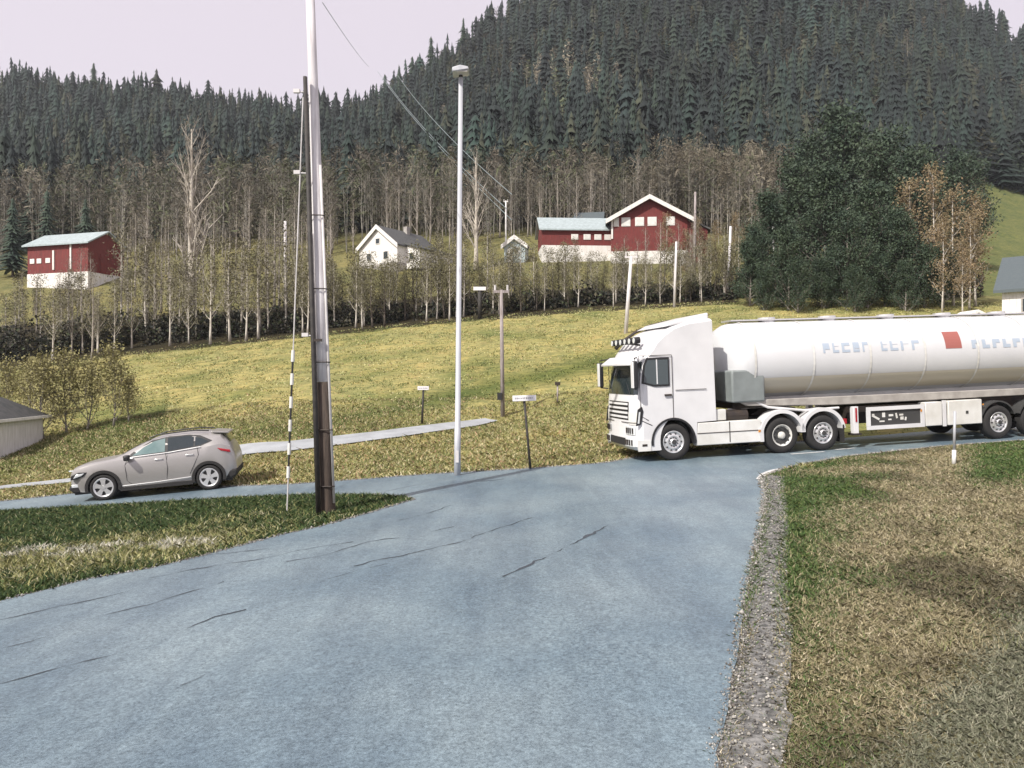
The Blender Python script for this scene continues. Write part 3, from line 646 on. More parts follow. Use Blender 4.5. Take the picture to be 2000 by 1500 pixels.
for i in range(64):
    a = 560 + 890 * (i + rr.uniform(-.4, .4)) / 64; s = rr.uniform(.45, .9) * (1 if a < 900 else .8)
    plant(hedge_q, i, EB(a, rr.uniform(.3, 9)), s, rr.uniform(0, 6), 'low dark-stemmed tree with crooked limbs in the row along the upper field edge', 'tree', 'crooked dark trees in the row along the field')
for i in range(34):
    a = 40 + 1240 * (i + rr.uniform(-.4, .4)) / 34
    if 690 < a < 860 and i % 2: continue
    plant(hedge_q if i % 3 else hedge_p, i, onu(a, rr.uniform(66, 82)), rr.uniform(.35, .6), rr.uniform(0, 6), 'scrubby little tree on the grassy slope between the field hedgerow and the houses', 'tree', 'scrubby trees on the slope below the houses')
for i in range(56):
    a = 215 + 700 * (i + rr.uniform(-.4, .4)) / 56; Yt = rr.uniform(64, 106)
    if 660 < a < 880 and Yt < 95: continue
    plant(bare_p, i, onu(a, Yt), rr.uniform(.42, .85), rr.uniform(0, 6), 'bare greyish tree standing among the hedgerow and houses on the left slope', 'tree', 'bare greyish trees on the left slope')
for i in range(12):
    a = (1205 + 170 * (i + rr.random()) / 7) if i < 7 else (70 + 130 * (i - 7 + rr.random()) / 5)
    plant(bare_p, i, onu(a, rr.uniform(70, 80)), rr.uniform(.42, .6), rr.uniform(0, 6), 'pale bare tree standing right in front of one of the red barns', 'tree', 'pale bare trees in front of the red barns')
# taller bare trees
for u_, Y_, s, lab in ((375, 68, 1.17, 'tallest bare pale tree right of the left red barn, fanning out wide'),
                       (930, 88, .92, 'tall bare pale tree with upswept limbs just right of the street lamp')):
    plant(big_bare, 0 if u_ == 375 else 1, onu(u_, Y_), s, 1.0, lab, 'tree')
for i, (u_, Y_, s) in enumerate(((285, 66, .92), (250, 72, .75), (330, 80, .8), (545, 74, .72), (520, 84, .8), (460, 78, .6), (180, 60, .55), (140, 62, .5), (690, 100, .6), (780, 108, .8), (840, 104, .8), (600, 96, .6))):
    plant(bare_p, i, onu(u_, Y_), s, rr.uniform(0, 6), 'bare grey tree standing among the hedgerow and houses on the left slope', 'tree', 'bare grey trees on the left slope')
for i in range(30):
    u_ = 905 + 380 * (i + rr.random()) / 30; plant(bare_p, i, onu(u_, rr.uniform(103, 118)), rr.uniform(.55, .95), rr.uniform(0, 6), 'bare grey-brown tree in the thicket behind the sheds left of the big red barn', 'tree', 'bare trees behind the sheds')
for i in range(46):
    u_ = 1262 + 262 * (i + rr.random()) / 46; plant(stem_p, i, onu(u_, rr.uniform(110, 124)), rr.uniform(.72, 1.0), rr.uniform(0, 6), 'straight bare grey stem in the stand of trees behind the big red barn', 'tree', 'straight stems behind the big red barn')
for i, (u_, Y_, s) in enumerate(((1500, 62, .62), (1560, 72, .88), (1480, 60, .38), (1645, 84, 1.25), (1720, 76, 1.02), (1610, 64, .78), (1700, 62, .72), (1780, 70, .85), (1540, 56, .42), (1800, 84, 1.05), (1850, 64, .55), (1655, 58, .5), (1760, 58, .5), (1590, 90, 1.1), (1880, 98, 1.0))):
    plant(leafy, i, onu(u_, Y_), s, rr.uniform(0, 6), 'dense dark green leafy tree in the clump behind the tanker', 'tree', 'dark leafy trees behind the tanker')
for i, (u_, Y_, s) in enumerate(((1775, 66, 1.0), (1820, 62, .95), (1862, 60, .85), (1893, 58, .70), (1905, 60, .8), (1840, 56, .6), (1880, 55, .5))):
    plant(rust, i, onu(u_, Y_), s, rr.uniform(0, 6), 'rusty brown budding tree at the right end of the dark clump beside the white house', 'tree', 'rusty budding trees right of the clump')
for i in range(12):
    plant(leafy, i, onu(1462 + 34 * i + rr.uniform(-8, 8), rr.uniform(54, 60)), rr.uniform(.26, .42), rr.uniform(0, 6), 'low dark bush at the foot of the leafy clump behind the tanker', 'bush', 'low dark bushes under the leafy clump').location.z -= .7
for i in range(18):
    u_ = 1300 + 190 * (i + rr.random()) / 18; plant(rust if i % 3 == 0 else hedge_p, i, onu(u_, rr.uniform(64, 92)), rr.uniform(.45, .62), rr.uniform(0, 6), 'small brownish tree on the slope below and right of the big red barn', 'tree', 'small trees right of the big red barn')
for i, (u_, v_, s, lab) in enumerate(((22, 835, 1.1, 'yellow-green shrub behind the roof of the low white outbuilding'), (85, 858, 1.35, 'yellow-green shrub close to the wall of the low white outbuilding'), (130, 846, 1.3, 'widest yellow-green shrub in the middle of the shrub row'), (170, 840, 1.15, 'yellow-green shrub second from the right end of the shrub row'), (222, 832, 1.30, 'bare-footed yellow-green shrub at the right end of the shrub row'), (60, 820, 1.2, 'yellow-green shrub at the back of the shrub row by the outbuilding'), (252, 826, .8, 'small sparse shrub just beyond the right end of the shrub row'))):
    plant(shrub, i, at(u_, v_), s, rr.uniform(0, 6), lab, 'shrub', 'shrubs beside the low white outbuilding')
spr = []
for s in range(3):
    V, Fc = conifer_np(60 + s, 22, 11, H=1, r=.19 + .02 * s); V = V * 10
    root = empty('spruce_tree', (0, 0, 0)); k_ = len(V) - 4
    np_mesh('crown', V[:k_], Fc[:-3], 3, 'needle', None, root); MB().tube([(0, 0, -.2), (0, 0, 8.5)], [.16, .03], 7).obj('trunk', 'bark_dark', root); spr.append(root)
for i, (u_, Y_, s, lab) in enumerate(((92, 104, 1.15, 'broad dark spruce standing behind the left red barn roof'), (167, 100, 1.0, 'narrow dark spruce rising above the ridge end of the left red barn'), (60, 112, 1.2, 'dark spruce behind the left end of the left red barn'), (700, 118, .9, 'dark spruce up the slope above the white gabled house'), (25, 96, 1.1, 'dark spruce at the left edge of the picture beside the red barn'))):
    plant(spr, i, onu(u_, Y_), s, i, lab, 'tree')
for i in range(9):
    u_ = [1000, 960, 905, 842, 805, 780, 752, 183, 735][i]; o = plant(spr, i, onu(u_, 299), 1.75 + .1 * (i % 4), i, 'spruce whose tip stands above the forest on the skyline', 'tree', 'spruces standing out on the skyline')
# ---------------------------------------------------------------- buildings
def house(name, u, Y, rz, Lx, Ly, wall_h, roof_h, wallm, roofm, label, cat, trim=None, over=.35, base=0, base_m='concrete', rake=None):
    """gable faces local -y; ridge runs along local y"""
    p = onu(u, Y); root = empty(name, p, rz); tag(root, label, cat)
    hx = Lx / 2; mb = MB().prism([(-hx, base), (hx, base), (hx, wall_h), (0, wall_h + roof_h), (-hx, wall_h)], 0, Ly); mb.obj('wall', wallm, root)
    MB().prism([(-hx - .04, -3), (hx + .04, -3), (hx + .04, base + .002), (-hx - .04, base + .002)], -.04, Ly + .04).obj('foundation', base_m, root)
    sl = roof_h / hx; ro = MB()
    e = over; t_ = .18
    ro.prism([(-hx - e, wall_h - e * sl + .03), (0, wall_h + roof_h + .03), (hx + e, wall_h - e * sl + .03), (hx + e, wall_h - e * sl + .03 + t_), (0, wall_h + roof_h + .03 + t_), (-hx - e, wall_h - e * sl + .03 + t_)], -e, Ly + e)
    r_ = ro.obj('roof', roofm, root)
    if trim:
        tb = MB()
        for s_ in (-1, 1):
            tb.prism([(0, wall_h + roof_h + .08 + t_), (0, wall_h + roof_h - .30), (s_ * (hx + e + .02), wall_h - e * sl - .30), (s_ * (hx + e + .02), wall_h - e * sl + .08 + t_)], -e - .06, -e - .01)
        tb.obj('bargeboard', trim, r_)
    return root
def window(root, x, z, w_, h_, y=-.03, frame='white_wood', pane='white_panel'):
    f_ = MB().box((x, y, z), (w_ + .16, .08, h_ + .16)).obj('window', frame, root); MB().box((x, y - .05, z), (w_, .02, h_)).obj('pane', pane, f_)
def rows(mb, x0, x1, z0, z1): pass
# big red barn
b = house('red_barn', 1268, 90, R(-6), 9.4, 12, 5.7, 2.6, 'red_wood', 'dark_roof', 'big red barn with white bargeboards and five pale square gable windows', 'barn', 'white_wood', over=.7, base=1.6, base_m='white_wood')
for x in (-4.1, -2.9, -1.2, .35, 2.6): window(b, x, 5.3, .95 if x > -4 else .5, .95)
MB().box((-4.62, -.06, 4.4), (.22, .12, 2.4)).obj('corner_board', 'white_wood', b)
MB().box((3.5, -.05, 3.2), (1.4, .1, 3.0)).obj('door', 'red_wood', b)
# low lean-to on its right
MB().prism([(4.705, -2), (7.2, -2), (7.2, 4.2), (4.705, 5.4)], .3, 9).obj('side_wing', 'red_wood', b); MB().prism([(5.45, 5.14), (7.6, 4.10), (7.6, 4.28), (5.45, 5.32)], 0, 9.3).obj('wing_roof', 'dark_roof', b)
# long low building with metal roof: ridge runs left-right -> rotate
lb = house('long_outbuilding', 1192, 95.5, R(90 + 3), 6.0, 9.4, 3.0, 1.9, 'red_wood', 'metal_roof', 'long low outbuilding with a pale metal roof left of the big red barn', 'outbuilding', over=.4, base=.9, base_m='white_wood')
for y_ in (.9, 2.2, 3.6, 5.2):
    f_ = MB().box((-3.04, y_, 2.0), (.08, .9, .7)).obj('window', 'white_wood', lb); MB().box((-3.09, y_, 2.0), (.02, .7, .5)).obj('pane', 'white_panel', f_)
sh = house('shed', 1005, 92, R(-10), 2.7, 3, 2.3, 1.0, 'shed_blue', 'metal_roof', 'tiny pale blue-grey shed with white roof edges left of the long outbuilding', 'shed', 'white_wood', over=.35)
window(sh, .3, 1.6, .5, .7, pane='glass_dark'); MB().box((-.6, -.04, .95), (.7, .07, 1.8)).obj('door', 'white_wood', sh)
s2 = house('shed', 1178, 104, R(80), 3, 4, 3.2, 1.2, 'shed_blue', 'slate_roof', 'small grey-blue shed peeping over the long outbuilding roof beside the big barn', 'shed', over=.2)
# white house
wh = house('white_house', 738, 90, R(-34), 6.6, 8.0, 2.9, 2.5, 'white_wood', 'dark_roof', 'white wooden house with a steep gable and dark roof above the middle of the hedgerow', 'house', 'white_wood', over=.3, base=.7)
window(wh, -1.5, 1.7, .7, .9, pane='glass_dark'); window(wh, 1.4, 1.7, .7, .9, pane='glass_dark'); window(wh, 0, 3.6, .6, .6, pane='glass_dark')
MB().box((.3, 5, 5.6), (.6, .6, 1.2)).obj('chimney', 'concrete', wh)
MB().prism([(3.2, 0), (5.6, 0), (5.6, 2.3), (3.2, 3.1)], 1.5, 8).obj('side_wing', 'white_wood', wh)
MB().prism([(3.1, 3.16), (5.9, 2.24), (5.9, 2.42), (3.1, 3.34)], 1.2, 8.3).obj('wing_roof', 'dark_roof', wh)
window(wh, 4.3, 1.5, .6, .8, y=1.46, pane='glass_dark')
# left red barn: long roof to the left, gable to the right
lr = house('red_barn', 208, 90, R(90 - 16), 5.5, 9.5, 4.6, 1.6, 'red_wood', 'metal_roof', 'red barn with a pale metal roof on the left slope, long side to the camera', 'barn', over=.45, base=1.0, base_m='white_wood')
MB().box((-2.8, 5.3, 2.6), (.14, .25, 2.4)).obj('corner_board', 'white_wood', lr)
MB().box((-2.8, 2.6, 3.0), (.14, .22, 3.2)).obj('corner_board', 'white_wood', lr)
for y_ in (6.2, 7.6, 8.7): f_ = MB().box((-2.79, y_, 2.6), (.08, .7, .6)).obj('window', 'white_wood', lr)
MB().box((-.2, -.05, 2.2), (1.6, .1, 2.4)).obj('door', 'red_wood', lr)
# pale cottage with slate roof at the right edge
rh = house('white_cottage', 1905, 44, R(-131), 7, 9, 2.6, 2.2, 'white_wood', 'slate_roof', 'pale boarded cottage with a dark slate roof at the right edge above the tanker', 'house', over=.4)
for y_ in (1.2, 3.0, 5.2): f_ = MB().box((3.54, y_, 1.6), (.08, .5, .9)).obj('window', 'concrete', rh); MB().box((3.59, y_, 1.6), (.02, .34, .74)).obj('pane', 'glass_dark', f_)
rh.location = onu(1972, 46)
hu = house('small_outhouse', 1910, 44, 0, 1.6, 1.6, 1.3, .4, 'white_wood', 'white_wood', 'small outhouse with a rust red door left of the cottage at the right edge', 'shed', over=.1)
MB().box((0, -.05, .7), (.9, .08, 1.0)).obj('door', 'red_wood', hu)
# low white outbuilding at the lower left with a hipped dark roof
p = at(-90, 892); ob = empty('white_outbuilding', p, R(6)); tag(ob, 'low weathered white outbuilding with a dark hipped roof at the left edge', 'outbuilding')
MB().box((0, 0, .65), (5.0, 4.2, 2.0)).obj('wall', 'white_wood', ob)
MB().add([(-2.75, -2.35, 1.62), (2.75, -2.35, 1.62), (2.75, 2.35, 1.62), (-2.75, 2.35, 1.62), (-1.1, 0, 2.95), (.9, 0, 2.95)], [(0, 1, 5, 4), (1, 2, 5), (2, 3, 4, 5), (3, 0, 4), (3, 2, 1, 0)]).obj('roof', 'dark_roof', ob)
MB().box((0, -2.36, 1.60), (5.5, .05, .12)).box((2.76, 0, 1.60), (.05, 4.7, .12)).obj('fascia', 'white_wood', ob)
w_ = MB().box((1.2, -2.12, 1.2), (.9, .08, .6)).obj('window', 'concrete', ob); MB().box((1.2, -2.17, 1.2), (.7, .02, .45)).obj('pane', 'glass_dark', w_)
# weathered boards on the wall
mbb = MB(); rq = random.Random(4)
for i in range(26): mbb.box((-2.45 + i * .196, -2.12, .6), (.018, .03, 1.9))
mbb.obj('wall_batten', 'concrete', ob)

# ---------------------------------------------------------------- poles, lamps, signs
def topz(u, v, Y): return Vector(((u - 1000) / F * Y, Y, Z(v, Y)))
p = at(641, 1003); tp = topz(603, -90, p.y) - p
up_ = empty('utility_pole', p); tag(up_, 'thick weathered wooden utility pole leaning left on the grass wedge, dark at its foot', 'utility pole')
q = lambda s: tp * s
MB().tube([q(-.05), q(.0), q(.1), q(.235)], [.15, .145, .138, .13], 16).obj('pole_foot', 'pole_dark', up_, smooth=True)
MB().tube([q(.2351), q(.4), q(.6), q(.8), q(1)], [.1295, .118, .104, .09, .08], 16).obj('pole', 'pole_wood', up_, smooth=True)
MB().tube([q(-.01) + Vector((-.15, -.08, 0)), q(.5) + Vector((-.125, -.08, 0))], .032, 8).obj('conduit', 'conduit', up_, smooth=True)
MB().tube([q(0.02) + Vector((.145, -.09, 0)), q(.62) + Vector((.105, -.09, 0))], .025, 8).obj('conduit', 'conduit', up_, smooth=True)
st_ = MB()
for s in (.05, .15, .27, .4, .53): st_.tube([q(s) + Vector((-.19, -.1, 0)), q(s) + Vector((-.05, -.165, 0)), q(s) + Vector((.1, -.155, 0)), q(s) + Vector((.17, -.1, 0))], .012, 5)
st_.obj('bracket', 'dark_steel', up_)
xb = MB().box(q(.985), (2.2, .1, .12)).obj('crossarm', 'pole_wood', up_)
for x in (-.95, 0.35, .95): MB().lathe([(.0, .18), (.035, .17), (.05, .12), (.03, .08), (.05, .04), (.02, 0)], q(.985) + Vector((x, 0, .06)), 'z', 12).obj('insulator', 'conduit', xb)
# thin dark post beside it
p2 = at(622, 1008); t2 = topz(596, 150, p2.y) - p2
dp_ = empty('dark_post', p2); tag(dp_, 'thin black iron post rising just left of the thick utility pole', 'post')
MB().tube([t2 * -.03, t2 * .3, t2], [.048, .045, .04], 10).obj('post', 'black_wood', dp_, smooth=True)
for s, w__ in ((.965, .12), (.78, .16), (.41, .10)):
    MB().tube([t2 * s, t2 * s + Vector((-w__ - .05, 0, .01))], .014, 6).box(t2 * s + Vector((-w__ - .05, 0, .02)), (.12, .06, .07)).obj('bracket', 'conduit', dp_)
ob2 = MB().box(t2 * .40 + Vector((.1, -.02, 0)), (.14, .07, .05)).obj('clamp', 'dark_steel', dp_)
# guy wire with banded marker sleeve
p3 = at(560, 1003); t3 = topz(592, 190, p3.y + .4) - p3
gw = empty('guy_wire', p3); tag(gw, 'pale guy wire with a black and white banded marker sleeve left of the dark post', 'guy wire')
MB().tube([(0, 0, -.1), t3], .013, 6).obj('wire', 'conduit', gw)
n = 14; s0, s1 = .0, .385
for i in range(n):
    a_, b_ = s0 + (s1 - s0) * i / n, s0 + (s1 - s0) * (i + 1) / n
    if i < 3: continue
    MB().tube([t3 * a_, t3 * b_], .034 if i % 2 else .02, 10).obj('marker_band', 'white_panel' if i % 2 else 'black_plastic', gw)
# street lamp
p = at(893, 930); t4 = topz(900, 152, p.y) - p
sl_ = empty('street_lamp', p); tag(sl_, 'tall slim pale metal street lamp with a flat head at the far kerb', 'street lamp')
MB().tube([(0, 0, -.2), t4 * .12, t4 * .121, t4], [.085, .082, .07, .055], 18).obj('pole', 'lamp_metal', sl_, smooth=True)
MB().tube([t4, t4 + Vector((0, 0, .14))], .05, 10).obj('bracket', 'dark_steel', sl_)
lh = MB().prism([(-.20, .03), (.22, .09), (.20, .16), (.0, .2), (-.20, .14)], -.28, .14).obj('lamp_head', 'lamp_metal', sl_, bevel=.02); lh.location = t4 + Vector((0, 0, .02))
MB().box((0.05, -.1, .05), (.26, .3, .02)).obj('lens', 'conduit', lh)
MB().box((t4 * .05) + Vector((0, -.10, 0)), (.08, .02, .3)).obj('hatch', 'conduit', sl_)
# name sign beside the truck
def sign(name, ub, vb, ut, vt, r_, bw, bh, label, cat, postm='black_wood', ink=3, boardm='sign_white', tilt=0, dyaw=0):
    p = at(ub, vb); t_ = topz(ut, vt, p.y) - p; root = empty(name, p); tag(root, label, cat)
    MB().tube([t_ * -.05, t_], r_, 8).obj('post', postm, root, smooth=True)
    bd = MB().box((0, 0, 0), (bw, .03, bh)).obj('board', boardm, root, bevel=.008); bd.location = t_ + Vector((0, -.03 - r_, bh * .4)); bd.rotation_euler = (0, tilt, dyaw)
    rq = random.Random(ub)
    if ink:
        mb = MB(); x = -bw * .40
        while x < bw * .36:
            cw = bw * rq.uniform(.03, .055)
            for zc in (bh * .1,): mb.box((x + cw / 2, -.018, zc - bh * .1), (cw * .6, .003, bh * rq.uniform(.12, .34)))
            x += cw + bw * .025
        mb.obj('lettering', 'sign_ink', bd)
    return root
sign('road_sign', 1036, 917, 1024, 782, .032, .62, .15, 'white name board on a leaning dark post at the kerb, left of the truck', 'sign', tilt=R(-2))
s_ = sign('road_sign', 824, 829, 827, 761, .045, .48, .16, 'small white board on a short dark post behind the pale path', 'sign', ink=2)
sign('marker_post', 1089, 786, 1089, 752, .04, .26, .16, 'tiny dark box on a pale stub post in the field near the truck', 'marker post', postm='grey_wood', boardm='dark_steel', ink=0)
s_ = sign('field_sign', 937, 624, 937, 567, .17, 1.05, .30, 'white board on a dark braced post at the top of the field', 'sign', ink=0)
MB().tube([(0, 0, 1.2), (-.55, 0, 2.2)], .07, 5).tube([(0, 0, 1.2), (.5, 0, 2.2)], .07, 5).obj('brace', 'black_wood', s_)
def wpole(u0, v0, u1, v1, r0, m_, label, arm=0, name='utility_pole', cat='utility pole', box=None):
    p = at(u0, v0); t_ = topz(u1, v1, p.y) - p; root = empty(name, p); tag(root, label, cat)
    MB().tube([t_ * -.03, t_], [r0, r0 * .7], 10).obj('pole', m_, root, smooth=True)
    if arm: MB().box(t_ * .985, (arm, .1, .12)).obj('crossarm', m_, root); [MB().tube([t_ * .985 + Vector((q_ * arm * .4, 0, 0)), t_ * .985 + Vector((q_ * arm * .4, 0, .3))], .05, 6).obj('insulator', 'conduit', root) for q_ in (-1, 1)]
    if box is not None: MB().box(t_ * box + Vector((-r0 * 1.2, -r0, 0)), (.22, .18, .32)).obj('meter_box', 'black_plastic', root)
    return root, p + t_
_, c1 = wpole(982, 814, 979, 566, .105, 'grey_wood', 'mottled grey wooden pole with a short crossarm at the end of the pale path', .7, box=.16)
_, c2 = wpole(1222, 652, 1233, 500, .15, 'pole_wood', 'mottled pale wooden pole at the field edge just above the truck cab', .9)
wpole(1317, 600, 1321, 472, .12, 'pole_wood', 'pale wooden pole in the hedgerow below the big red barn')
wpole(1422, 580, 1427, 442, .15, 'pole_wood', 'thin pale pole right of the big red barn beside the dark leafy trees')
wpole(1512, 545, 1510, 440, .15, 'pole_wood', 'thin pale pole at the left flank of the dark leafy trees')
_, c3 = wpole(988, 512, 988, 392, .13, 'white_wood', 'thin white pole in front of the tiny blue-grey shed', .6)
wpole(558, 600, 557, 432, .2, 'pole_wood', 'pale wooden pole among the trees just left of the guy wire')
wpole(1356, 560, 1358, 375, .15, 'grey_wood', 'thin grey pole in front of the right end of the big red barn')
# slim marker post in front of the tanker
p = at(1863, 908); t_ = topz(1865, 803, p.y) - p; r_ = empty('marker_post', p); tag(r_, 'slim grey-blue roadside post with a pale foot in front of the tanker', 'post')
MB().tube([t_ * .26, t_], .03, 10).obj('post', 'lamp_metal', r_, smooth=True); MB().tube([t_ * -.04, t_ * .27], .046, 10).obj('foot', 'white_panel', r_, smooth=True)
# power lines
def line(a, b, sag, r_, label, m_='wire'):
    P = [a.lerp(b, k / 24) - Vector((0, 0, sag * 4 * (k / 24) * (1 - k / 24))) for k in range(25)]
    o = MB().tube([x - a for x in P], r_, 5).obj('power_line', m_); o.location = a; tag(o, label, 'power line', None)
pole_far = topz(735, 140, 150)
for (ua, va, ub, vb, lab) in ((738, 140, 1000, 430, 'lowest power line running down from the skyline behind the street lamp'), (748, 150, 990, 408, 'middle power line running down from the skyline behind the street lamp'), (775, 145, 1000, 380, 'upper power line running down from the skyline behind the street lamp')):
    line(topz(ua, va, 200), topz(ub, vb, 92), 1.5, .055, lab)
line(topz(630, 5, 14.6), topz(720, 130, 45), .1, .007, 'thin drop wire slanting right from the thick utility pole across the sky', 'wire')

# ---------------------------------------------------------------- vehicles
def cutter(parts):
    mb = MB()
    for c, r_, y0, y1 in parts: mb.tube([(c[0], y0, c[1]), (c[0], y1, c[1])], r_, 40)
    me = mb.mesh('cut'); bm = bmesh.new(); bm.from_mesh(me); bmesh.ops.recalc_face_normals(bm, faces=bm.faces); bm.to_mesh(me); bm.free()
    o = bpy.data.objects.new('cut', me); col.objects.link(o); return o
def boolean(o, cut):
    m = o.modifiers.new('cut', 'BOOLEAN'); m.operation = 'DIFFERENCE'; m.object = cut; m.solver = 'EXACT'
    dg = bpy.context.evaluated_depsgraph_get(); dg.update()
    me = bpy.data.meshes.new_from_object(o.evaluated_get(dg)); o.modifiers.clear(); o.data = me
    if hasattr(me, 'set_sharp_from_angle'):
        me.polygons.foreach_set('use_smooth', [True] * len(me.polygons)); me.set_sharp_from_angle(angle=R(28))
    bpy.data.objects.remove(cut)
def arc(mb, c, r0, r1, y0, y1, a0, a1, n=28):
    """ring segment in the xz plane pushed along y"""
    prof = [(c[0] + r1 * math.cos(a0 + (a1 - a0) * i / n), c[1] + r1 * math.sin(a0 + (a1 - a0) * i / n)) for i in range(n + 1)]
    inn = [(c[0] + r0 * math.cos(a0 + (a1 - a0) * i / n), c[1] + r0 * math.sin(a0 + (a1 - a0) * i / n)) for i in range(n + 1)]
    V = [(p[0], y, p[1]) for y in (y0, y1) for p in prof] + [(p[0], y, p[1]) for y in (y0, y1) for p in inn]; m = n + 1; Fs = []
    for i in range(n):
        Fs += [(i, i + 1, m + i + 1, m + i), (2 * m + i, 3 * m + i, 3 * m + i + 1, 2 * m + i + 1), (i, 2 * m + i, 2 * m + i + 1, i + 1), (m + i, m + i + 1, 3 * m + i + 1, 3 * m + i)]
    Fs += [(0, m, 3 * m, 2 * m), (n, 2 * m + n, 3 * m + n, m + n)]
    return mb.add(V, Fs)

def make_car():
    root = empty('car', (0, 0, 0)); FA = .87; X = lambda s: FA - s
    S_ = [0, .06, .16, .35, .6, .87, 1.15, 1.35, 1.6, 1.9, 2.2, 2.5, 2.8, 3.1, 3.4, 3.6, 3.8, 3.92, 4.05, 4.14, 4.18]
    zl = np.interp(S_, [0, .2, .6, 3.7, 4.0, 4.18], [.36, .22, .2, .2, .26, .42])
    zt = np.interp(S_, [0, .06, .16, .35, .6, .87, 1.15, 1.35, 1.6, 1.9, 2.2, 2.5, 2.8, 3.1, 3.4, 3.6, 3.8, 3.92, 4.05, 4.14, 4.18],
                   [.72, .81, .89, .955, .995, 1.02, 1.055, 1.15, 1.285, 1.415, 1.505, 1.55, 1.565, 1.56, 1.54, 1.515, 1.475, 1.36, 1.19, 1.04, .84])
    zb = np.interp(S_, [0, .16, .6, 1.15, 1.6, 2.4, 3.2, 3.8, 4.05, 4.18], [.69, .84, .94, .99, 1.01, 1.05, 1.12, 1.20, 1.10, .80])
    wd = np.interp(S_, [0, .06, .16, .35, .87, 1.6, 3.0, 3.6, 3.9, 4.1, 4.18], [.50, .64, .76, .85, .895, .90, .90, .895, .87, .80, .72])
    wr = np.interp(S_, [0, .3, 1.15, 1.6, 2.2, 3.0, 3.6, 3.9, 4.18], [.42, .70, .72, .66, .625, .61, .58, .60, .60])
    V = []; m = 19; secs = []
    for i in range(len(S_)):
        w_, b, t_, l, r_ = wd[i], min(zb[i], zt[i] - .03), zt[i], zl[i], wr[i]
        half = [(w_ * .8, l), (w_ * .965, l + .04), (w_ * 1.0, .42 if l < .4 else l + .1), (w_ * .985, .62 if b > .66 else b - .03), (w_ * 1.0, (b + .62) / 2 + .04 if b > .7 else b - .015), (w_ * .955, b), (w_ * .955 + (r_ - w_ * .955) * .55, b + (t_ - b) * .5), (r_, t_ - min(.06, (t_ - b) * .3)), (r_ * .82, t_ - min(.012, (t_ - b) * .1))]
        sec = [(X(S_[i]), y, z) for y, z in half] + [(X(S_[i]), 0, t_)] + [(X(S_[i]), -y, z) for y, z in half[::-1]]
        secs.append(half); V += sec
    Fs = []
    for i in range(len(S_) - 1):
        for k in range(m - 1): Fs.append((i * m + k, i * m + k + 1, (i + 1) * m + k + 1, (i + 1) * m + k))
        Fs.append((i * m + m - 1, i * m, (i + 1) * m, (i + 1) * m + m - 1))
    Fs += [tuple(range(m)), tuple(range((len(S_) - 1) * m, len(S_) * m))]
    body = MB().add(V, Fs).obj('body', 'car_paint', root)
    FW, RW = X(.87), X(3.47)
    boolean(body, cutter([((FW, .34), .375, .55, 1.2), ((RW, .34), .375, .55, 1.2), ((FW, .34), .375, -1.2, -.55), ((RW, .34), .375, -1.2, -.55)]))
    def ys(s, z):
        w_ = np.interp(s, S_, wd) * .955; b = np.interp(s, S_, zb); t_ = np.interp(s, S_, zt); r_ = np.interp(s, S_, wr)
        f = (z - b) / max(t_ - b, .05); zz = [0, .5, 1 - .06 / max(t_ - b, .07)]
        return float(np.interp(f, zz, [w_, w_ + (r_ - w_) * .55, r_]))
    def glass(name, poly, material, parent, off=.008):
        for sg in (1, -1):
            fine = []
            for i in range(len(poly)):
                a = Vector(poly[i]); b = Vector(poly[(i + 1) % len(poly)])
                for k in range(4): fine.append(a.lerp(b, k / 4))
            c = sum(fine, Vector((0, 0))) / len(fine)
            V = [(X(p.x), sg * (ys(p.x, p.y) + off), p.y) for p in fine] + [(X(c.x), sg * (ys(c.x, c.y) + off), c.y)]; n = len(fine)
            MB().add(V, [(i, (i + 1) % n, n) for i in range(n)]).obj(name, material, parent, fix=False)
    glass('window_surround', [(1.42, 1.035), (1.72, 1.24), (2.08, 1.425), (2.5, 1.49), (3.0, 1.495), (3.28, 1.455), (3.60, 1.30), (3.30, 1.185), (2.4, 1.09)], 'black_plastic', root, .006)
    glass('window', [(1.60, 1.075), (1.86, 1.26), (2.12, 1.395), (2.40, 1.45), (2.40, 1.115)], 'glass_pale', root, .011)
    glass('window', [(2.47, 1.12), (2.47, 1.455), (2.98, 1.465), (3.12, 1.43), (3.12, 1.19)], 'glass_dark', root, .011)
    glass('quarter_window', [(3.16, 1.195), (3.16, 1.42), (3.32, 1.38), (3.50, 1.29), (3.30, 1.215)], 'glass_dark', root, .011)
    def topglass(name, s0, s1, inset, material):
        ss = np.linspace(s0, s1, 7); V = []
        for s in ss:
            z = float(np.interp(s, S_, zt)); r_ = float(np.interp(s, S_, wr)) * inset
            V += [(X(s), r_ * k, z + .012 - .012 * abs(k) ** 3) for k in (-1, -.5, 0, .5, 1)]
        MB().add(V, [(i * 5 + k, i * 5 + k + 1, i * 5 + k + 6, i * 5 + k + 5) for i in range(6) for k in range(4)]).obj(name, material, root, fix=False)
    topglass('windshield', 1.22, 2.02, .86, 'glass_mid'); topglass('rear_window', 3.84, 4.03, .86, 'glass_dark')
    MB().prism([(X(3.55), 1.54), (X(4.0), 1.485), (X(4.02), 1.45), (X(3.6), 1.49)], -.58, .58).obj('spoiler', 'car_paint', root, bevel=.01)
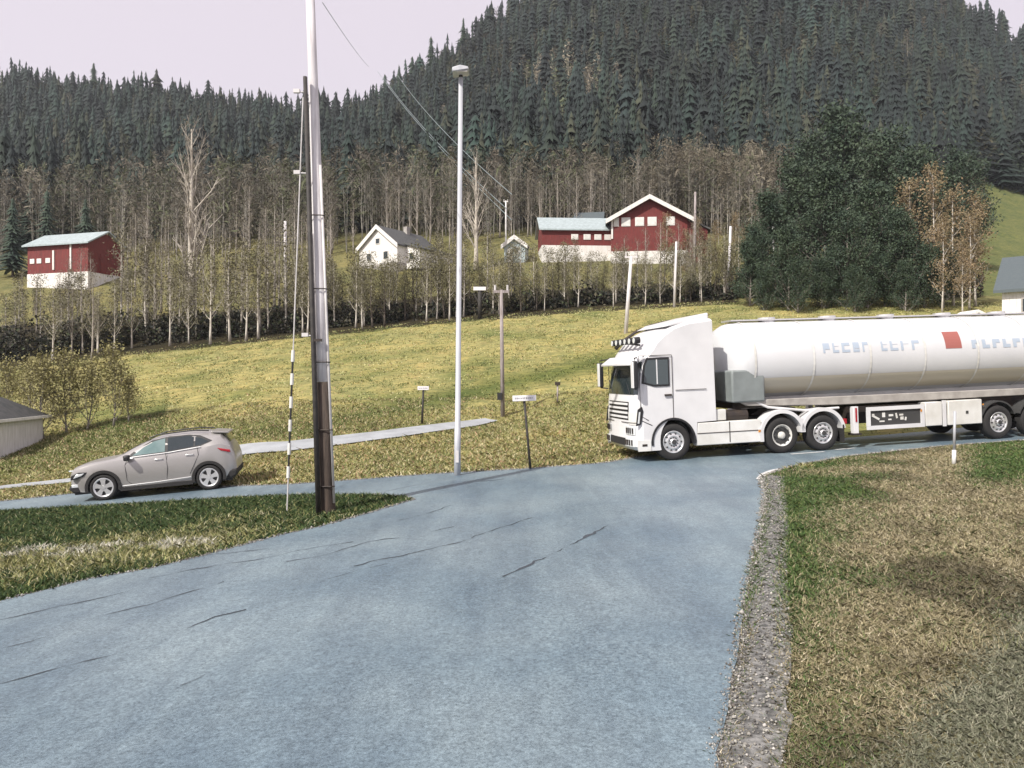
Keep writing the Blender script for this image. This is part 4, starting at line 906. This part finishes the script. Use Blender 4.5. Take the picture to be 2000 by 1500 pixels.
    for sg in (1, -1):
        MB().tube([(X(2.0), sg * .60, 1.49), (X(2.2), sg * .60, 1.555), (X(3.1), sg * .585, 1.60), (X(3.5), sg * .565, 1.555)], .018, 6).obj('roof_rail', 'black_plastic', root)
        for w0 in (FW, RW): arc(MB(), (w0, .34), .36, .435, sg * .80, sg * .912, R(-14), R(194)).obj('wheel_arch', 'rubber', root)
        MB().prism([(X(1.28), .2), (X(3.06), .2), (X(3.06), .30), (X(1.28), .29)], sg * .78, sg * .912).obj('sill', 'rubber', root)
        MB().tube([(X(1.34), sg * .915, .33), (X(2.2), sg * .92, .355), (X(3.02), sg * .915, .40)], .009, 6).obj('sill_trim', 'alloy', root)
        mi = MB().box((X(1.50), sg * 1.0, 1.04), (.13, .2, .13)).obj('mirror', 'black_plastic', root, bevel=.03)
        MB().box((X(1.50), sg * 1.0, 1.085), (.14, .18, .06)).obj('mirror_cap', 'black_plastic', mi, bevel=.02)
        for s0 in (2.25, 3.02):
            MB().box((X(s0), sg * .905, .93 + (s0 - 2.2) * .06), (.2, .03, .035)).obj('door_handle', 'alloy', root, bevel=.008)
        d = MB()
        for pl in ([(1.50, 1.05), (1.42, .85), (1.45, .45), (1.55, .36)], [(2.43, 1.08), (2.45, .7), (2.42, .40)], [(3.22, 1.16), (3.24, .95), (3.12, .72), (3.0, .48)]):
            MB().tube([(X(s), sg * (np.interp(s, S_, wd) * .995 + .002), z) for s, z in pl], .006, 4, False).obj('door_seam', 'black_plastic', root)
        MB().tube([(X(1.6), sg * .872, 1.045), (X(2.5), sg * .872, 1.085), (X(3.3), sg * .872, 1.165)], .012, 5).obj('window_trim', 'alloy', root)
        MB().prism([(X(.10), .58), (X(.42), .66), (X(.52), .76), (X(.30), .77), (X(.12), .70)], sg * .60, sg * .868).obj('headlight', 'black_plastic', root, bevel=.02)
        MB().prism([(X(.17), .62), (X(.38), .68), (X(.44), .74), (X(.24), .72)], sg * .70, sg * .876).obj('headlight_lens', 'lamp_lens', root, bevel=.01)
        MB().box((X(.13), sg * .56, .80), (.16, .24, .03), Matrix.Rotation(sg * -.5, 3, 'Z')).obj('running_light', 'lamp_lens', root, bevel=.01)
        MB().box((X(.20), sg * .72, .42), (.2, .16, .08)).obj('fog_light', 'lamp_lens', root, bevel=.01)
        MB().prism([(X(3.72), 1.10), (X(4.04), 1.02), (X(4.06), .95), (X(3.80), 1.02)], sg * .55, sg * .885).obj('tail_light', 'red_lens', root, bevel=.012)
        for w0 in (FW, RW):
            ty = MB().lathe([(.20, -.10), (.30, -.115), (.328, -.09), (.338, -.05), (.338, .05), (.328, .09), (.30, .115), (.235, .10), (.23, .04), (.2, .04)], (w0, sg * .79, .335), 'y', 36).obj('wheel', 'rubber', root, smooth=True)
            rm = MB(); y0 = sg * .79 + sg * .1
            rm.lathe([(.245, -.012), (.252, .0), (.235, .006), (.205, -.02)], (w0, y0 + 0, .335), 'y', 36) if sg > 0 else rm.lathe([(.245, .012), (.252, .0), (.235, -.006), (.205, .02)], (w0, y0, .335), 'y', 36)
            for k in range(5):
                a = k * 2 * math.pi / 5 + .3; ca, sa = math.cos(a), math.sin(a)
                def P(r_, h): return (w0 + ca * r_ - sa * h, .335 + sa * r_ + ca * h)
                rm.prism([P(.03, -.045), P(.13, -.05), P(.235, -.085), P(.235, .085), P(.13, .05), P(.03, .045)], y0 - .02, y0 - .004)
            rm.lathe([(0, -.01), (.05, -.01), (.055, -.02)], (w0, y0 + sg * .012, .335), 'y', 16)
            rm.obj('rim', 'alloy', ty)
            MB().lathe([(0, 0), (.225, 0)], (w0, sg * .835, .335), 'y', 30).obj('brake_disc', 'rim_dark', ty)
    MB().box((X(.03), 0, .50), (.10, .9, .2)).obj('grille', 'black_plastic', root, bevel=.03)
    MB().prism([(X(.02), .34), (X(.05), .44), (X(.55), .44), (X(.55), .23), (X(.15), .22)], -.80, .80).obj('front_bumper', 'rubber', root, bevel=.05)
    MB().prism([(X(3.72), .30), (X(3.95), .46), (X(4.20), .50), (X(4.18), .32), (X(4.0), .24)], -.84, .84).obj('rear_bumper', 'rubber', root, bevel=.04)
    MB().box((X(2.1), 0, .25), (3.9, 1.5, .12)).obj('underbody', 'black_plastic', root)
    return root
car = make_car()
a, b = at(205, 976), at(412, 963)
m_ = (a + b) * .5; hd = (a - b).normalized(); hd = Matrix.Rotation(R(17), 3, 'Z') @ hd; m_ = m_ + Vector((-.05, .15, 0)); L = 2.6 * .95; a = m_ + hd * L / 2; a.z = float(G(a.x, a.y)); rz = math.atan2(hd.y, hd.x)
fwd = hd.copy(); lf = Vector((-fwd.y, fwd.x, 0)).normalized()
car.location = a - lf * .79 + Vector((0, 0, .022)); k_ = L / 2.6
bq = m_ - hd * L / 2; bz = float(G(bq.x, bq.y)); car.rotation_euler = (0, math.atan2(bz - a.z, L), rz); car.scale = (k_, (k_ + 1) / 2, (k_ + 1) / 2)
tag(car, 'silver beige crossover car driving left along the cross road', 'car')

# ---- truck and tanker: x forward, y to the camera side, origin under the front axle
th = R(11); tl = Vector((4.4, 19.4, 0)); near_side = Vector((-math.sin(th), -math.cos(th) * -1, 0))
fdir = Vector((-math.cos(th), -math.sin(th), 0)); ldir = Vector((math.sin(th), -math.cos(th), 0))
o0 = tl - ldir * 1.25; g0 = float(G(tl.x, tl.y)); g1 = float(G(tl.x - fdir.x * 10.4, tl.y - fdir.y * 10.4)); slope = (g1 - g0) / 10.4
TROT = (0, math.atan(slope), math.pi + th)
def wheel_t(root, x, y, sg, dark=False, drive=False, r=.5):
    ty = MB().lathe([(.28, -.13), (.40, -.15), (.47, -.135), (.495, -.11), (.5, -.05), (.5, .05), (.495, .11), (.47, .135), (.40, .15), (.30, .14), (.285, .10)], (x, y, .5), 'y', 44).obj('wheel', 'rubber', root, smooth=True)
    s = sg; yo = y + s * .13; rm = MB()
    if drive:
        rm.lathe([(.305, .012 * s), (.30, .02 * s), (.28, 0), (.26, -.02 * s), (.22, -.08 * s), (.10, -.09 * s), (.10, .0), (.07, .03 * s), (0, .03 * s)], (x, yo, .5), 'y', 36)
    else:
        rm.lathe([(.305, .012 * s), (.30, .02 * s), (.27, 0), (.255, -.03 * s), (.20, .015 * s), (.14, .03 * s), (.13, .0), (.10, .0), (.085, .05 * s), (0, .055 * s)], (x, yo, .5), 'y', 36)
    rmo = rm.obj('rim', 'alloy' if not drive else 'white_panel', ty, smooth=True)
    hb = MB()
    for k in range(10):
        a = k * math.pi / 5; hb.tube([(x + .225 * math.cos(a), yo - s * .012, .5 + .225 * math.sin(a)), (x + .225 * math.cos(a), yo + s * .014, .5 + .225 * math.sin(a))], .024, 8)
    if not drive:
        for k in range(10):
            a = (k + .5) * math.pi / 5; hb.tube([(x + .12 * math.cos(a), yo + s * .0, .5 + .12 * math.sin(a)), (x + .12 * math.cos(a), yo + s * .045, .5 + .12 * math.sin(a))], .014, 6)
        hb.lathe([(.07, .058 * s), (0, .06 * s)], (x, yo, .5), 'y', 14)
    else: hb.lathe([(.24, -.03 * s), (.12, -.04 * s)], (x, yo, .5), 'y', 24)
    hb.obj('hub', 'rim_dark', ty)
def make_truck():
    root = empty('truck', o0 + Vector((0, 0, g0 + .022)), rot=TROT); tag(root, 'white heavy truck cab with roof lamps pulling the tanker towards the junction', 'truck')
    prof = [(1.08, .30), (1.16, .42), (1.20, .75), (1.20, 1.25), (1.19, 1.55), (1.16, 1.80), (1.08, 2.25), (.98, 2.74), (.90, 2.92), (.78, 3.08), (.55, 3.30), (.25, 3.50), (-.15, 3.68), (-.55, 3.80), (-1.26, 3.88), (-1.26, 1.02), (-.70, 1.0), (-.66, .52)] + [(.62 * math.cos(R(a)), .52 + .62 * math.sin(R(a))) for a in range(178, -21, -9)] + [(.64, .30)]
    prof = [(x * .93 if x > .65 and z > .5 else x, z) for x, z in prof]; prof[-1] = (.64, .30); prof[0] = (1.0, .30)
    ystn = [-1.25, -1.235, -1.19, -1.10, -.9, -.6, -.3, 0, .3, .6, .9, 1.10, 1.19, 1.235, 1.25]
    def pull(y, x, z):
        a = abs(y) / 1.25; f = .05 * a ** 2 + .17 * a ** 9 + (.04 if a > .985 else 0)
        zz = z - (.10 * a ** 8 + .02 * a ** 2) * max(0, min(1, (z - 2.9) / .5))
        return x - f * max(0, min(1, (x + .1) / .8)), zz
    V = []
    for y in ystn:
        for x, z in prof: X_, Z_ = pull(y, x, z); V.append((X_, y * (1 - .035 * max(0, z - 2.8)), Z_))
    n = len(prof); Fs = [(i * n + k, i * n + (k + 1) % n, (i + 1) * n + (k + 1) % n, (i + 1) * n + k) for i in range(len(ystn) - 1) for k in range(n)]
    Fs += [tuple(range(n)), tuple(range((len(ystn) - 1) * n, len(ystn) * n))]
    cab = MB().add(V, Fs).obj('cab', 'white_paint', root, smooth=True); cab.data.set_sharp_from_angle(angle=R(28))
    xf = lambda z: float(np.interp(z, [p[1] for p in prof[:11]], [p[0] for p in prof[:11]]))
    def front(name, y0, y1, z0, z1, material, parent, off=.012, ny=16, nz=5, zc=lambda f: 0):
        V = []
        for j in range(nz + 1):
            z = z0 + (z1 - z0) * j / nz
            for i in range(ny + 1):
                y = y0 + (y1 - y0) * i / ny; X_, Z_ = pull(y, xf(z), z); V.append((X_ + off, y, Z_ + zc(y)))
        m = ny + 1; return MB().add(V, [(j * m + i, j * m + i + 1, (j + 1) * m + i + 1, (j + 1) * m + i) for j in range(nz) for i in range(ny)]).obj(name, material, parent, fix=False)
    front('windshield', -1.17, 1.17, 1.82, 2.70, 'glass_dark', root)
    for y in (-.5, .25, .9):
        MB().tube([(xf(1.85) + .0, y, 1.84), (xf(2.4) + .03, y - .45, 2.2)], .012, 5).obj('wiper', 'black_plastic', root)
    front('grille', -.80, .80, 1.12, 1.62, 'black_plastic', root, .006)
    for z in (1.2, 1.32, 1.44, 1.56): front('grille_slat', -.80, .80, z - .03, z + .03, 'white_paint', root, .03, nz=1)
    front('lower_intake', -.75, .75, .42, .62, 'black_plastic', root, .006)
    sv = MB(); V = []
    for i in range(17):
        y = -1.25 + 2.5 * i / 16; X_, _ = pull(y, 1.0, 2.7); V += [(X_ + .02, y, 2.86), (X_ + .30, y, 2.66), (X_ + .29, y, 2.62), (X_ + .02, y, 2.80)]
    sv.add(V, [(4 * i + k, 4 * i + (k + 1) % 4, 4 * i + 4 + (k + 1) % 4, 4 * i + 4 + k) for i in range(16) for k in range(4)] + [(0, 1, 2, 3), (64, 67, 66, 65)]).obj('sun_visor', 'white_paint', root)
    rb = MB().tube([(.78, -1.0, 3.16), (.86, -.5, 3.22), (.88, 0, 3.24), (.86, .5, 3.22), (.78, 1.0, 3.16)], .03, 8).obj('lamp_bar', 'black_plastic', root)
    for y in (-.9, -.54, -.18, .18, .54, .9):
        l = MB().tube([(.74, y, 3.30), (.90, y, 3.29)], .09, 16).obj('roof_lamp', 'black_plastic', root); MB().tube([(.9001, y, 3.29), (.915, y, 3.29)], .075, 16).obj('lamp_lens', 'lamp_lens', l)
    MB().tube([(.74, -1.05, 3.12), (.5, -1.08, 3.36), (.1, -1.1, 3.60), (-.4, -1.1, 3.80), (-1.0, -1.05, 3.92)], .045, 6).obj('roof_edge', 'dark_steel', root)
    MB().prism([(.1, 3.63), (-.2, 3.78), (-1.24, 4.0), (-1.24, 3.80)], -1.05, 1.05).obj('air_deflector', 'white_paint', root, bevel=.04)
    for sg in (1, -1):
        Yp = sg * 1.256
        MB().prism([(.86, 2.12), (.80, 2.60), (.70, 2.80), (.06, 2.80), (.06, 2.02), (.5, 2.02)], sg * 1.24, sg * 1.257).obj('window_surround', 'black_plastic', root)
        w_ = MB().prism([(.80, 2.15), (.75, 2.58), (.67, 2.74), (.10, 2.74), (.10, 2.07), (.5, 2.07)], sg * 1.24, sg * 1.262).obj('window', 'glass_mid', root)
        MB().box((.42, sg * 1.265, 2.42), (.03, .012, .66)).obj('window_divider', 'white_paint', w_)
        d = MB()
        for pl in ([(.92, 2.85), (.92, 1.25), (.70, 1.12)], [(-.02, 2.85), (-.02, 1.15)], [(.92, 2.86), (-.02, 2.86)], [(1.02, 1.18), (.60, .98)], [(-1.0, 1.9), (-.1, 1.9)]):
            MB().tube([(x, Yp, z) for x, z in pl], .009, 4).obj('door_seam', 'dark_steel', root)
        MB().box((.12, sg * 1.27, 1.78), (.2, .035, .05)).obj('door_handle', 'dark_steel', root)
        a_ = MB().tube([(.95, sg * 1.2, 2.82), (1.12, sg * 1.46, 2.80), (1.12, sg * 1.46, 2.70)], .02, 6).tube([(.98, sg * 1.2, 1.95), (1.12, sg * 1.46, 1.98)], .02, 6).obj('mirror_arm', 'black_plastic', root)
        m_ = MB().box((1.12, sg * 1.44, 2.36), (.13, .22, .74)).obj('mirror', 'black_plastic', root, bevel=.04)
        MB().box((1.185, sg * 1.44, 2.36), (.02, .19, .70)).obj('mirror_housing', 'white_paint', m_, bevel=.01)
        # bumper corner: upright headlamp, two lamp clusters, dark seams
        c_ = MB().prism([(1.06, .98), (1.00, 1.42), (.88, 1.50), (.84, 1.36), (.92, 1.02)], sg * 1.235, sg * 1.262).obj('headlight', 'black_plastic', root)
        MB().prism([(1.02, 1.05), (.97, 1.36), (.93, 1.36), (.97, 1.05)], sg * 1.25, sg * 1.268).obj('headlight_lens', 'lamp_lens', c_)
        front('headlight_panel', sg * .80, sg * 1.19, 1.00, 1.34, 'white_panel', root, .012, 6, 2)
        for z0 in (.84, .52):
            h = front('lamp_cluster', sg * .62, sg * 1.12, z0 - .11, z0 + .11, 'lamp_lens', root, .02, 6, 2)
            for k in range(4): y = sg * (.70 + .11 * k); X_, _ = pull(y, xf(z0), z0); MB().box((X_ + .035, y, z0), (.03, .035, .15)).obj('lamp_slot', 'dark_steel', h)
        front('bumper_seam', sg * .3, sg * 1.2, 1.045, 1.065, 'dark_steel', root, .02, 8, 1)
        arc(MB(), (0, .52), .585, .64, sg * .98, sg * 1.275, R(-8), R(188)).obj('wheel_arch', 'black_plastic', root)
        MB().prism([(.66, .30), (1.02, .30), (1.04, .42), (1.02, .60), (.66, .58)], sg * 1.235, sg * 1.272).obj('corner_trim', 'white_panel', root)
        MB().box((.84, sg * 1.275, .46), (.14, .01, .06)).obj('corner_lamp', 'dark_steel', root)
        # side skirt, tank, steps behind the front wheel
        MB().prism([(-.66, .36), (-2.60, .36), (-2.60, .60), (-2.60, .98), (-.72, .98)], sg * 1.0, sg * 1.24).obj('side_skirt', 'white_panel', root, bevel=.02)
        MB().box((-1.6, sg * 1.245, .69), (1.8, .012, .02)).box((-1.65, sg * 1.245, .69), (.02, .012, .56)).obj('skirt_seam', 'dark_steel', root)
        MB().box((-2.54, sg * 1.26, .66), (.07, .02, .07)).obj('marker_lamp', 'amber_lens', root)
        MB().tube([(-1.2, sg * .95, 1.12), (-2.3, sg * .95, 1.12)], .16, 14).obj('air_tank', 'dark_steel', root)
        MB().box((-1.35, sg * 1.05, 1.16), (.5, .25, .3)).obj('battery_box', 'white_panel', root, bevel=.02)
        wheel_t(root, 0, sg * 1.09, sg); wheel_t(root, -3.24, sg * 1.09, sg, drive=True); wheel_t(root, -4.51, sg * 1.09, sg)
        fn = MB()
        for wx in (-3.24, -4.51): arc(fn, (wx, .52), .60, .70, sg * .86, sg * 1.27, R(8), R(172))
        fn.prism([(-3.80, .56), (-3.95, .56), (-3.95, .95), (-3.80, .95)], sg * .87, sg * 1.26)
        fn.prism([(-2.56, .36), (-2.66, .36), (-2.66, .72), (-2.50, .72)], sg * .87, sg * 1.268)
        fn.obj('fender', 'white_paint', root)
        MB().box((-5.12, sg * 1.1, .46), (.03, .4, .5)).obj('mud_flap', 'rubber', root); MB().box((-5.22, sg * 1.2, .80), (.06, .12, .14)).obj('tail_lamp', 'red_lens', root)
    MB().box((-2.2, 0, .86), (6.2, .85, .26)).tube([(-3.24, -.8, .5), (-3.24, .8, .5)], .12, 10).tube([(-4.51, -.8, .5), (-4.51, .8, .5)], .1, 10).tube([(0, -.8, .5), (0, .8, .5)], .1, 10).obj('chassis', 'dark_steel', root)
    MB().prism([(-2.7, 1.05), (-4.4, 1.05), (-4.1, 1.22), (-3.0, 1.22)], -.5, .5).obj('fifth_wheel', 'dark_steel', root)
    MB().box((-.9, 0, .55), (2.6, 1.6, .35)).obj('engine_tray', 'black_plastic', root)
    MB().box((-1.38, .3, 1.7), (.18, 1.0, 1.2)).obj('cab_rear_rack', 'dark_steel', root)
    return root
make_truck()
def make_trailer():
    OX = 8.0; base_ = o0 - fdir * OX
    root = empty('tank_trailer', base_ + Vector((0, 0, g0 + slope * OX + .022)), rot=TROT); tag(root, 'long white tank trailer behind the truck cab with grey side boxes', 'tanker trailer')
    X = lambda x: x + OX
    cz, ry, rz_ = 2.62, 1.24, 1.13
    V = []; n = 48
    sec = [(-1.9, .0), (-1.93, .35), (-2.0, .66), (-2.12, .88), (-2.28, .965), (-2.5, 1)] + [(-2.5 - k * .75, 1) for k in range(1, 15)] + [(-13.6, .96), (-13.85, .8), (-13.95, .4), (-13.97, 0)]
    for x, s in sec:
        dz = -.0
        for k in range(n):
            a = 2 * math.pi * k / n; c_, s_ = math.cos(a), math.sin(a)
            V.append((X(x), ry * s * math.copysign(abs(c_) ** .88, c_), cz + rz_ * s * math.copysign(abs(s_) ** .92, s_)))
    Fs = [(i * n + k, i * n + (k + 1) % n, (i + 1) * n + (k + 1) % n, (i + 1) * n + k) for i in range(len(sec) - 1) for k in range(n)]
    tank = MB().add(V, Fs).obj('tank', 'tank_skin', root, smooth=True)
    def surf(a, off=.006):
        c_, s_ = math.cos(a), math.sin(a); return (ry + off) * math.copysign(abs(c_) ** .88, c_), cz + (rz_ + off) * math.copysign(abs(s_) ** .92, s_)
    def patch(mb, x0, x1, a0, a1, off=.006, m=6):
        V = []
        for k in range(m + 1):
            y, z = surf(a0 + (a1 - a0) * k / m, off); V += [(X(x0), y, z), (X(x1), y, z)]
        return mb.add(V, [(2 * k, 2 * k + 1, 2 * k + 3, 2 * k + 2) for k in range(m)])
    for x in (-2.5, -4.3, -6.1, -7.9, -9.7, -11.5, -13.2):
        patch(MB(), x - .03, x + .03, -math.pi, math.pi, .018, 48).obj('tank_band', 'white_panel', tank)
    # blurred blue-grey lettering band and a red emblem on the flank
    lt = MB(); r = random.Random(8); x = -4.6
    while x > -7.7:
        w_ = r.uniform(.18, .30)
        if not (-6.2 < x < -5.9):
            patch(lt, x, x - w_ * .3, .10, .34); patch(lt, x - w_ * .3, x - w_, (.26 if r.random() < .5 else .18), .34 if r.random() < .6 else .25)
            if r.random() < .6: patch(lt, x - w_ * .3, x - w_, .10, .16)
        x -= w_ + .1
    x = -9.5
    for k in range(9): patch(lt, x, x - .12, .08, .30); patch(lt, x - .12, x - .26, .08 if k % 2 else .2, .16 if k % 2 else .30); x -= .36
    lt.obj('lettering', 'tank_blue', tank, fix=False)
    rd = MB(); patch(rd, -8.60, -9.15, .10, .56); rd.obj('emblem', 'tank_red', tank, fix=False)
    gs = MB(); patch(gs, -2.75, -13.4, -.95, -.42, .010, 8); gs.obj('painted_reflection', 'cream_reflection', tank, fix=False)  # cream band paints the ground's reflection onto the lower flank
    # top walkway, hatches and rail
    MB().box((X(-7.8), 0, cz + rz_ + .05), (11, .6, .04)).obj('walkway', 'alloy', root)
    for x in (-3.6, -5.6, -7.6, -9.6, -11.6): MB().tube([(X(x), 0, cz + rz_ - .05), (X(x), 0, cz + rz_ + .13)], .25, 18).obj('hatch', 'alloy', root)
    # under-structure
    for sg in (1, -1):
        MB().box((X(-8.1), sg * .45, 1.42), (11.4, .12, .34)).obj('frame_rail', 'white_panel', root)
        MB().prism([(X(-2.0), 1.52), (X(-2.3), 1.36), (X(-5.2), 1.26), (X(-13.4), 1.26), (X(-13.4), 1.46)], sg * .95, sg * 1.10).obj('side_rail', 'concrete', root, bevel=.02)
        MB().tube([(X(-1.9), sg * 1.0, 1.75), (X(-2.9), sg * 1.1, 1.30), (X(-4.0), sg * 1.12, 1.16), (X(-5.1), sg * 1.12, 1.18)], .035, 8).obj('support_bar', 'white_paint', root)
        MB().box((X(-5.62), sg * 1.08, .80), (.16, .16, .78)).obj('landing_leg', 'white_paint', root, bevel=.01); MB().box((X(-5.62), sg * 1.08, .40), (.26, .26, .05)).obj('leg_foot', 'dark_steel', root)
        MB().box((X(-5.62), sg * 1.17, .95), (.05, .01, .4)).obj('leg_stripe', 'red_lens', root)
        g_ = MB()
        x0, x1 = -5.92, -7.80
        for z in (.56, 1.10): g_.box((X((x0 + x1) / 2), sg * 1.22, z), (x0 - x1, .05, .11))
        for x in (x0 - .05, x1 + .05): g_.box((X(x), sg * 1.221, .83), (.11, .052, .44))
        gd = g_.obj('side_guard', 'white_paint', root)
        MB().box((X((x0 + x1) / 2), sg * 1.19, .83), (x0 - x1 - .2, .02, .44)).obj('guard_panel', 'rim_dark', gd)
        mk = MB()
        for (dx, dz, w_, h, an) in ((.20, .02, .26, .06, .5), (.12, .10, .07, .05, 0), (.46, .08, .09, .13, 0), (.40, -.10, .16, .04, 0), (.70, .06, .14, .06, 0), (.66, -.06, .10, .04, 0), (.88, .04, .05, .15, -.2), (1.04, .06, .12, .05, 0), (1.06, -.04, .10, .09, 0), (1.18, -.06, .05, .1, .2)):
            mk.box((X(x0 - .1 - dx), sg * 1.205, .83 + dz), (w_, .012, h), Matrix.Rotation(an * -1, 3, 'Y'))
        mk.obj('guard_lettering', 'white_panel', gd)
        MB().box((X(x1 + .11), sg * 1.25, .98), (.05, .01, .07)).obj('marker_lamp', 'amber_lens', root)
        MB().box((X(-8.13), sg * 1.08, .86), (.56, .3, .70)).obj('storage_box', 'white_panel', root, bevel=.02)
        bx = MB().box((X(-9.20), sg * 1.08, .86), (1.15, .3, .72)).obj('storage_box', 'white_panel', root, bevel=.02); MB().box((X(-9.25), sg * 1.235, .86), (.08, .02, .08)).obj('latch', 'rim_dark', bx)
        MB().box((X(-8.50), sg * 1.20, .86), (.09, .06, .76)).obj('guard_post', 'white_paint', root)
        for wx in (-10.36, -11.67, -12.98):
            wheel_t(root, X(wx), sg * 1.07, sg)
            arc(MB(), (X(wx), .52), .585, .63, sg * .88, sg * 1.22, R(20), R(160)).obj('fender', 'rim_dark', root)
        MB().box((X(-9.82), sg * 1.225, 1.06), (.04, .02, .04)).obj('marker_lamp', 'amber_lens', root)
    MB().box((X(-7.5), 0, .90), (3.6, 1.3, .5)).tube([(X(-10.36), -.9, .5), (X(-10.36), .9, .5)], .09, 10).tube([(X(-11.67), -.9, .5), (X(-11.67), .9, .5)], .09, 10).tube([(X(-12.98), -.9, .5), (X(-12.98), .9, .5)], .09, 10).box((X(-11.7), 0, 1.0), (3.8, .9, .4)).obj('subframe', 'dark_steel', root)
    MB().box((X(-3.2), 0, 1.36), (2.4, 1.6, .16)).obj('kingpin_plate', 'dark_steel', root)
    MB().box((X(-2.3), 0, 1.92), (1.0, 2.34, .9)).obj('pump_cabinet', 'cabinet_grey', root, bevel=.05)
    rt = MB()
    for y in (-.2, .2): rt.tube([(X(-14.02), y, 1.0), (X(-14.02), y, 3.8)], .025, 6)
    for k in range(9): rt.tube([(X(-14.02), -.2, 1.1 + .3 * k), (X(-14.02), .2, 1.1 + .3 * k)], .015, 5)
    rt.obj('ladder', 'alloy', root)
    MB().box((X(-13.9), 0, .75), (.15, 2.3, .2)).obj('rear_bumper', 'dark_steel', root)
    return root
make_trailer()

# ---------------------------------------------------------------- air
hz = MB().box((0, 198, 90), (1700, 470, 200)).obj('haze', None); tag(hz, 'thin pale air haze over the valley', 'haze', kind='stuff')
hm = bpy.data.materials.new('haze'); hm.use_nodes = True; t = hm.node_tree; t.nodes.clear()
pv = t.nodes.new('ShaderNodeVolumePrincipled'); pv.inputs['Density'].default_value = .00026; pv.inputs['Color'].default_value = (.86, .92, .96, 1); pv.inputs['Anisotropy'].default_value = .3
oo = t.nodes.new('ShaderNodeOutputMaterial'); t.links.new(pv.outputs[0], oo.inputs['Volume']); hz.data.materials.append(hm)
for o in bpy.data.objects:
    if '_used' in o: del o['_used']
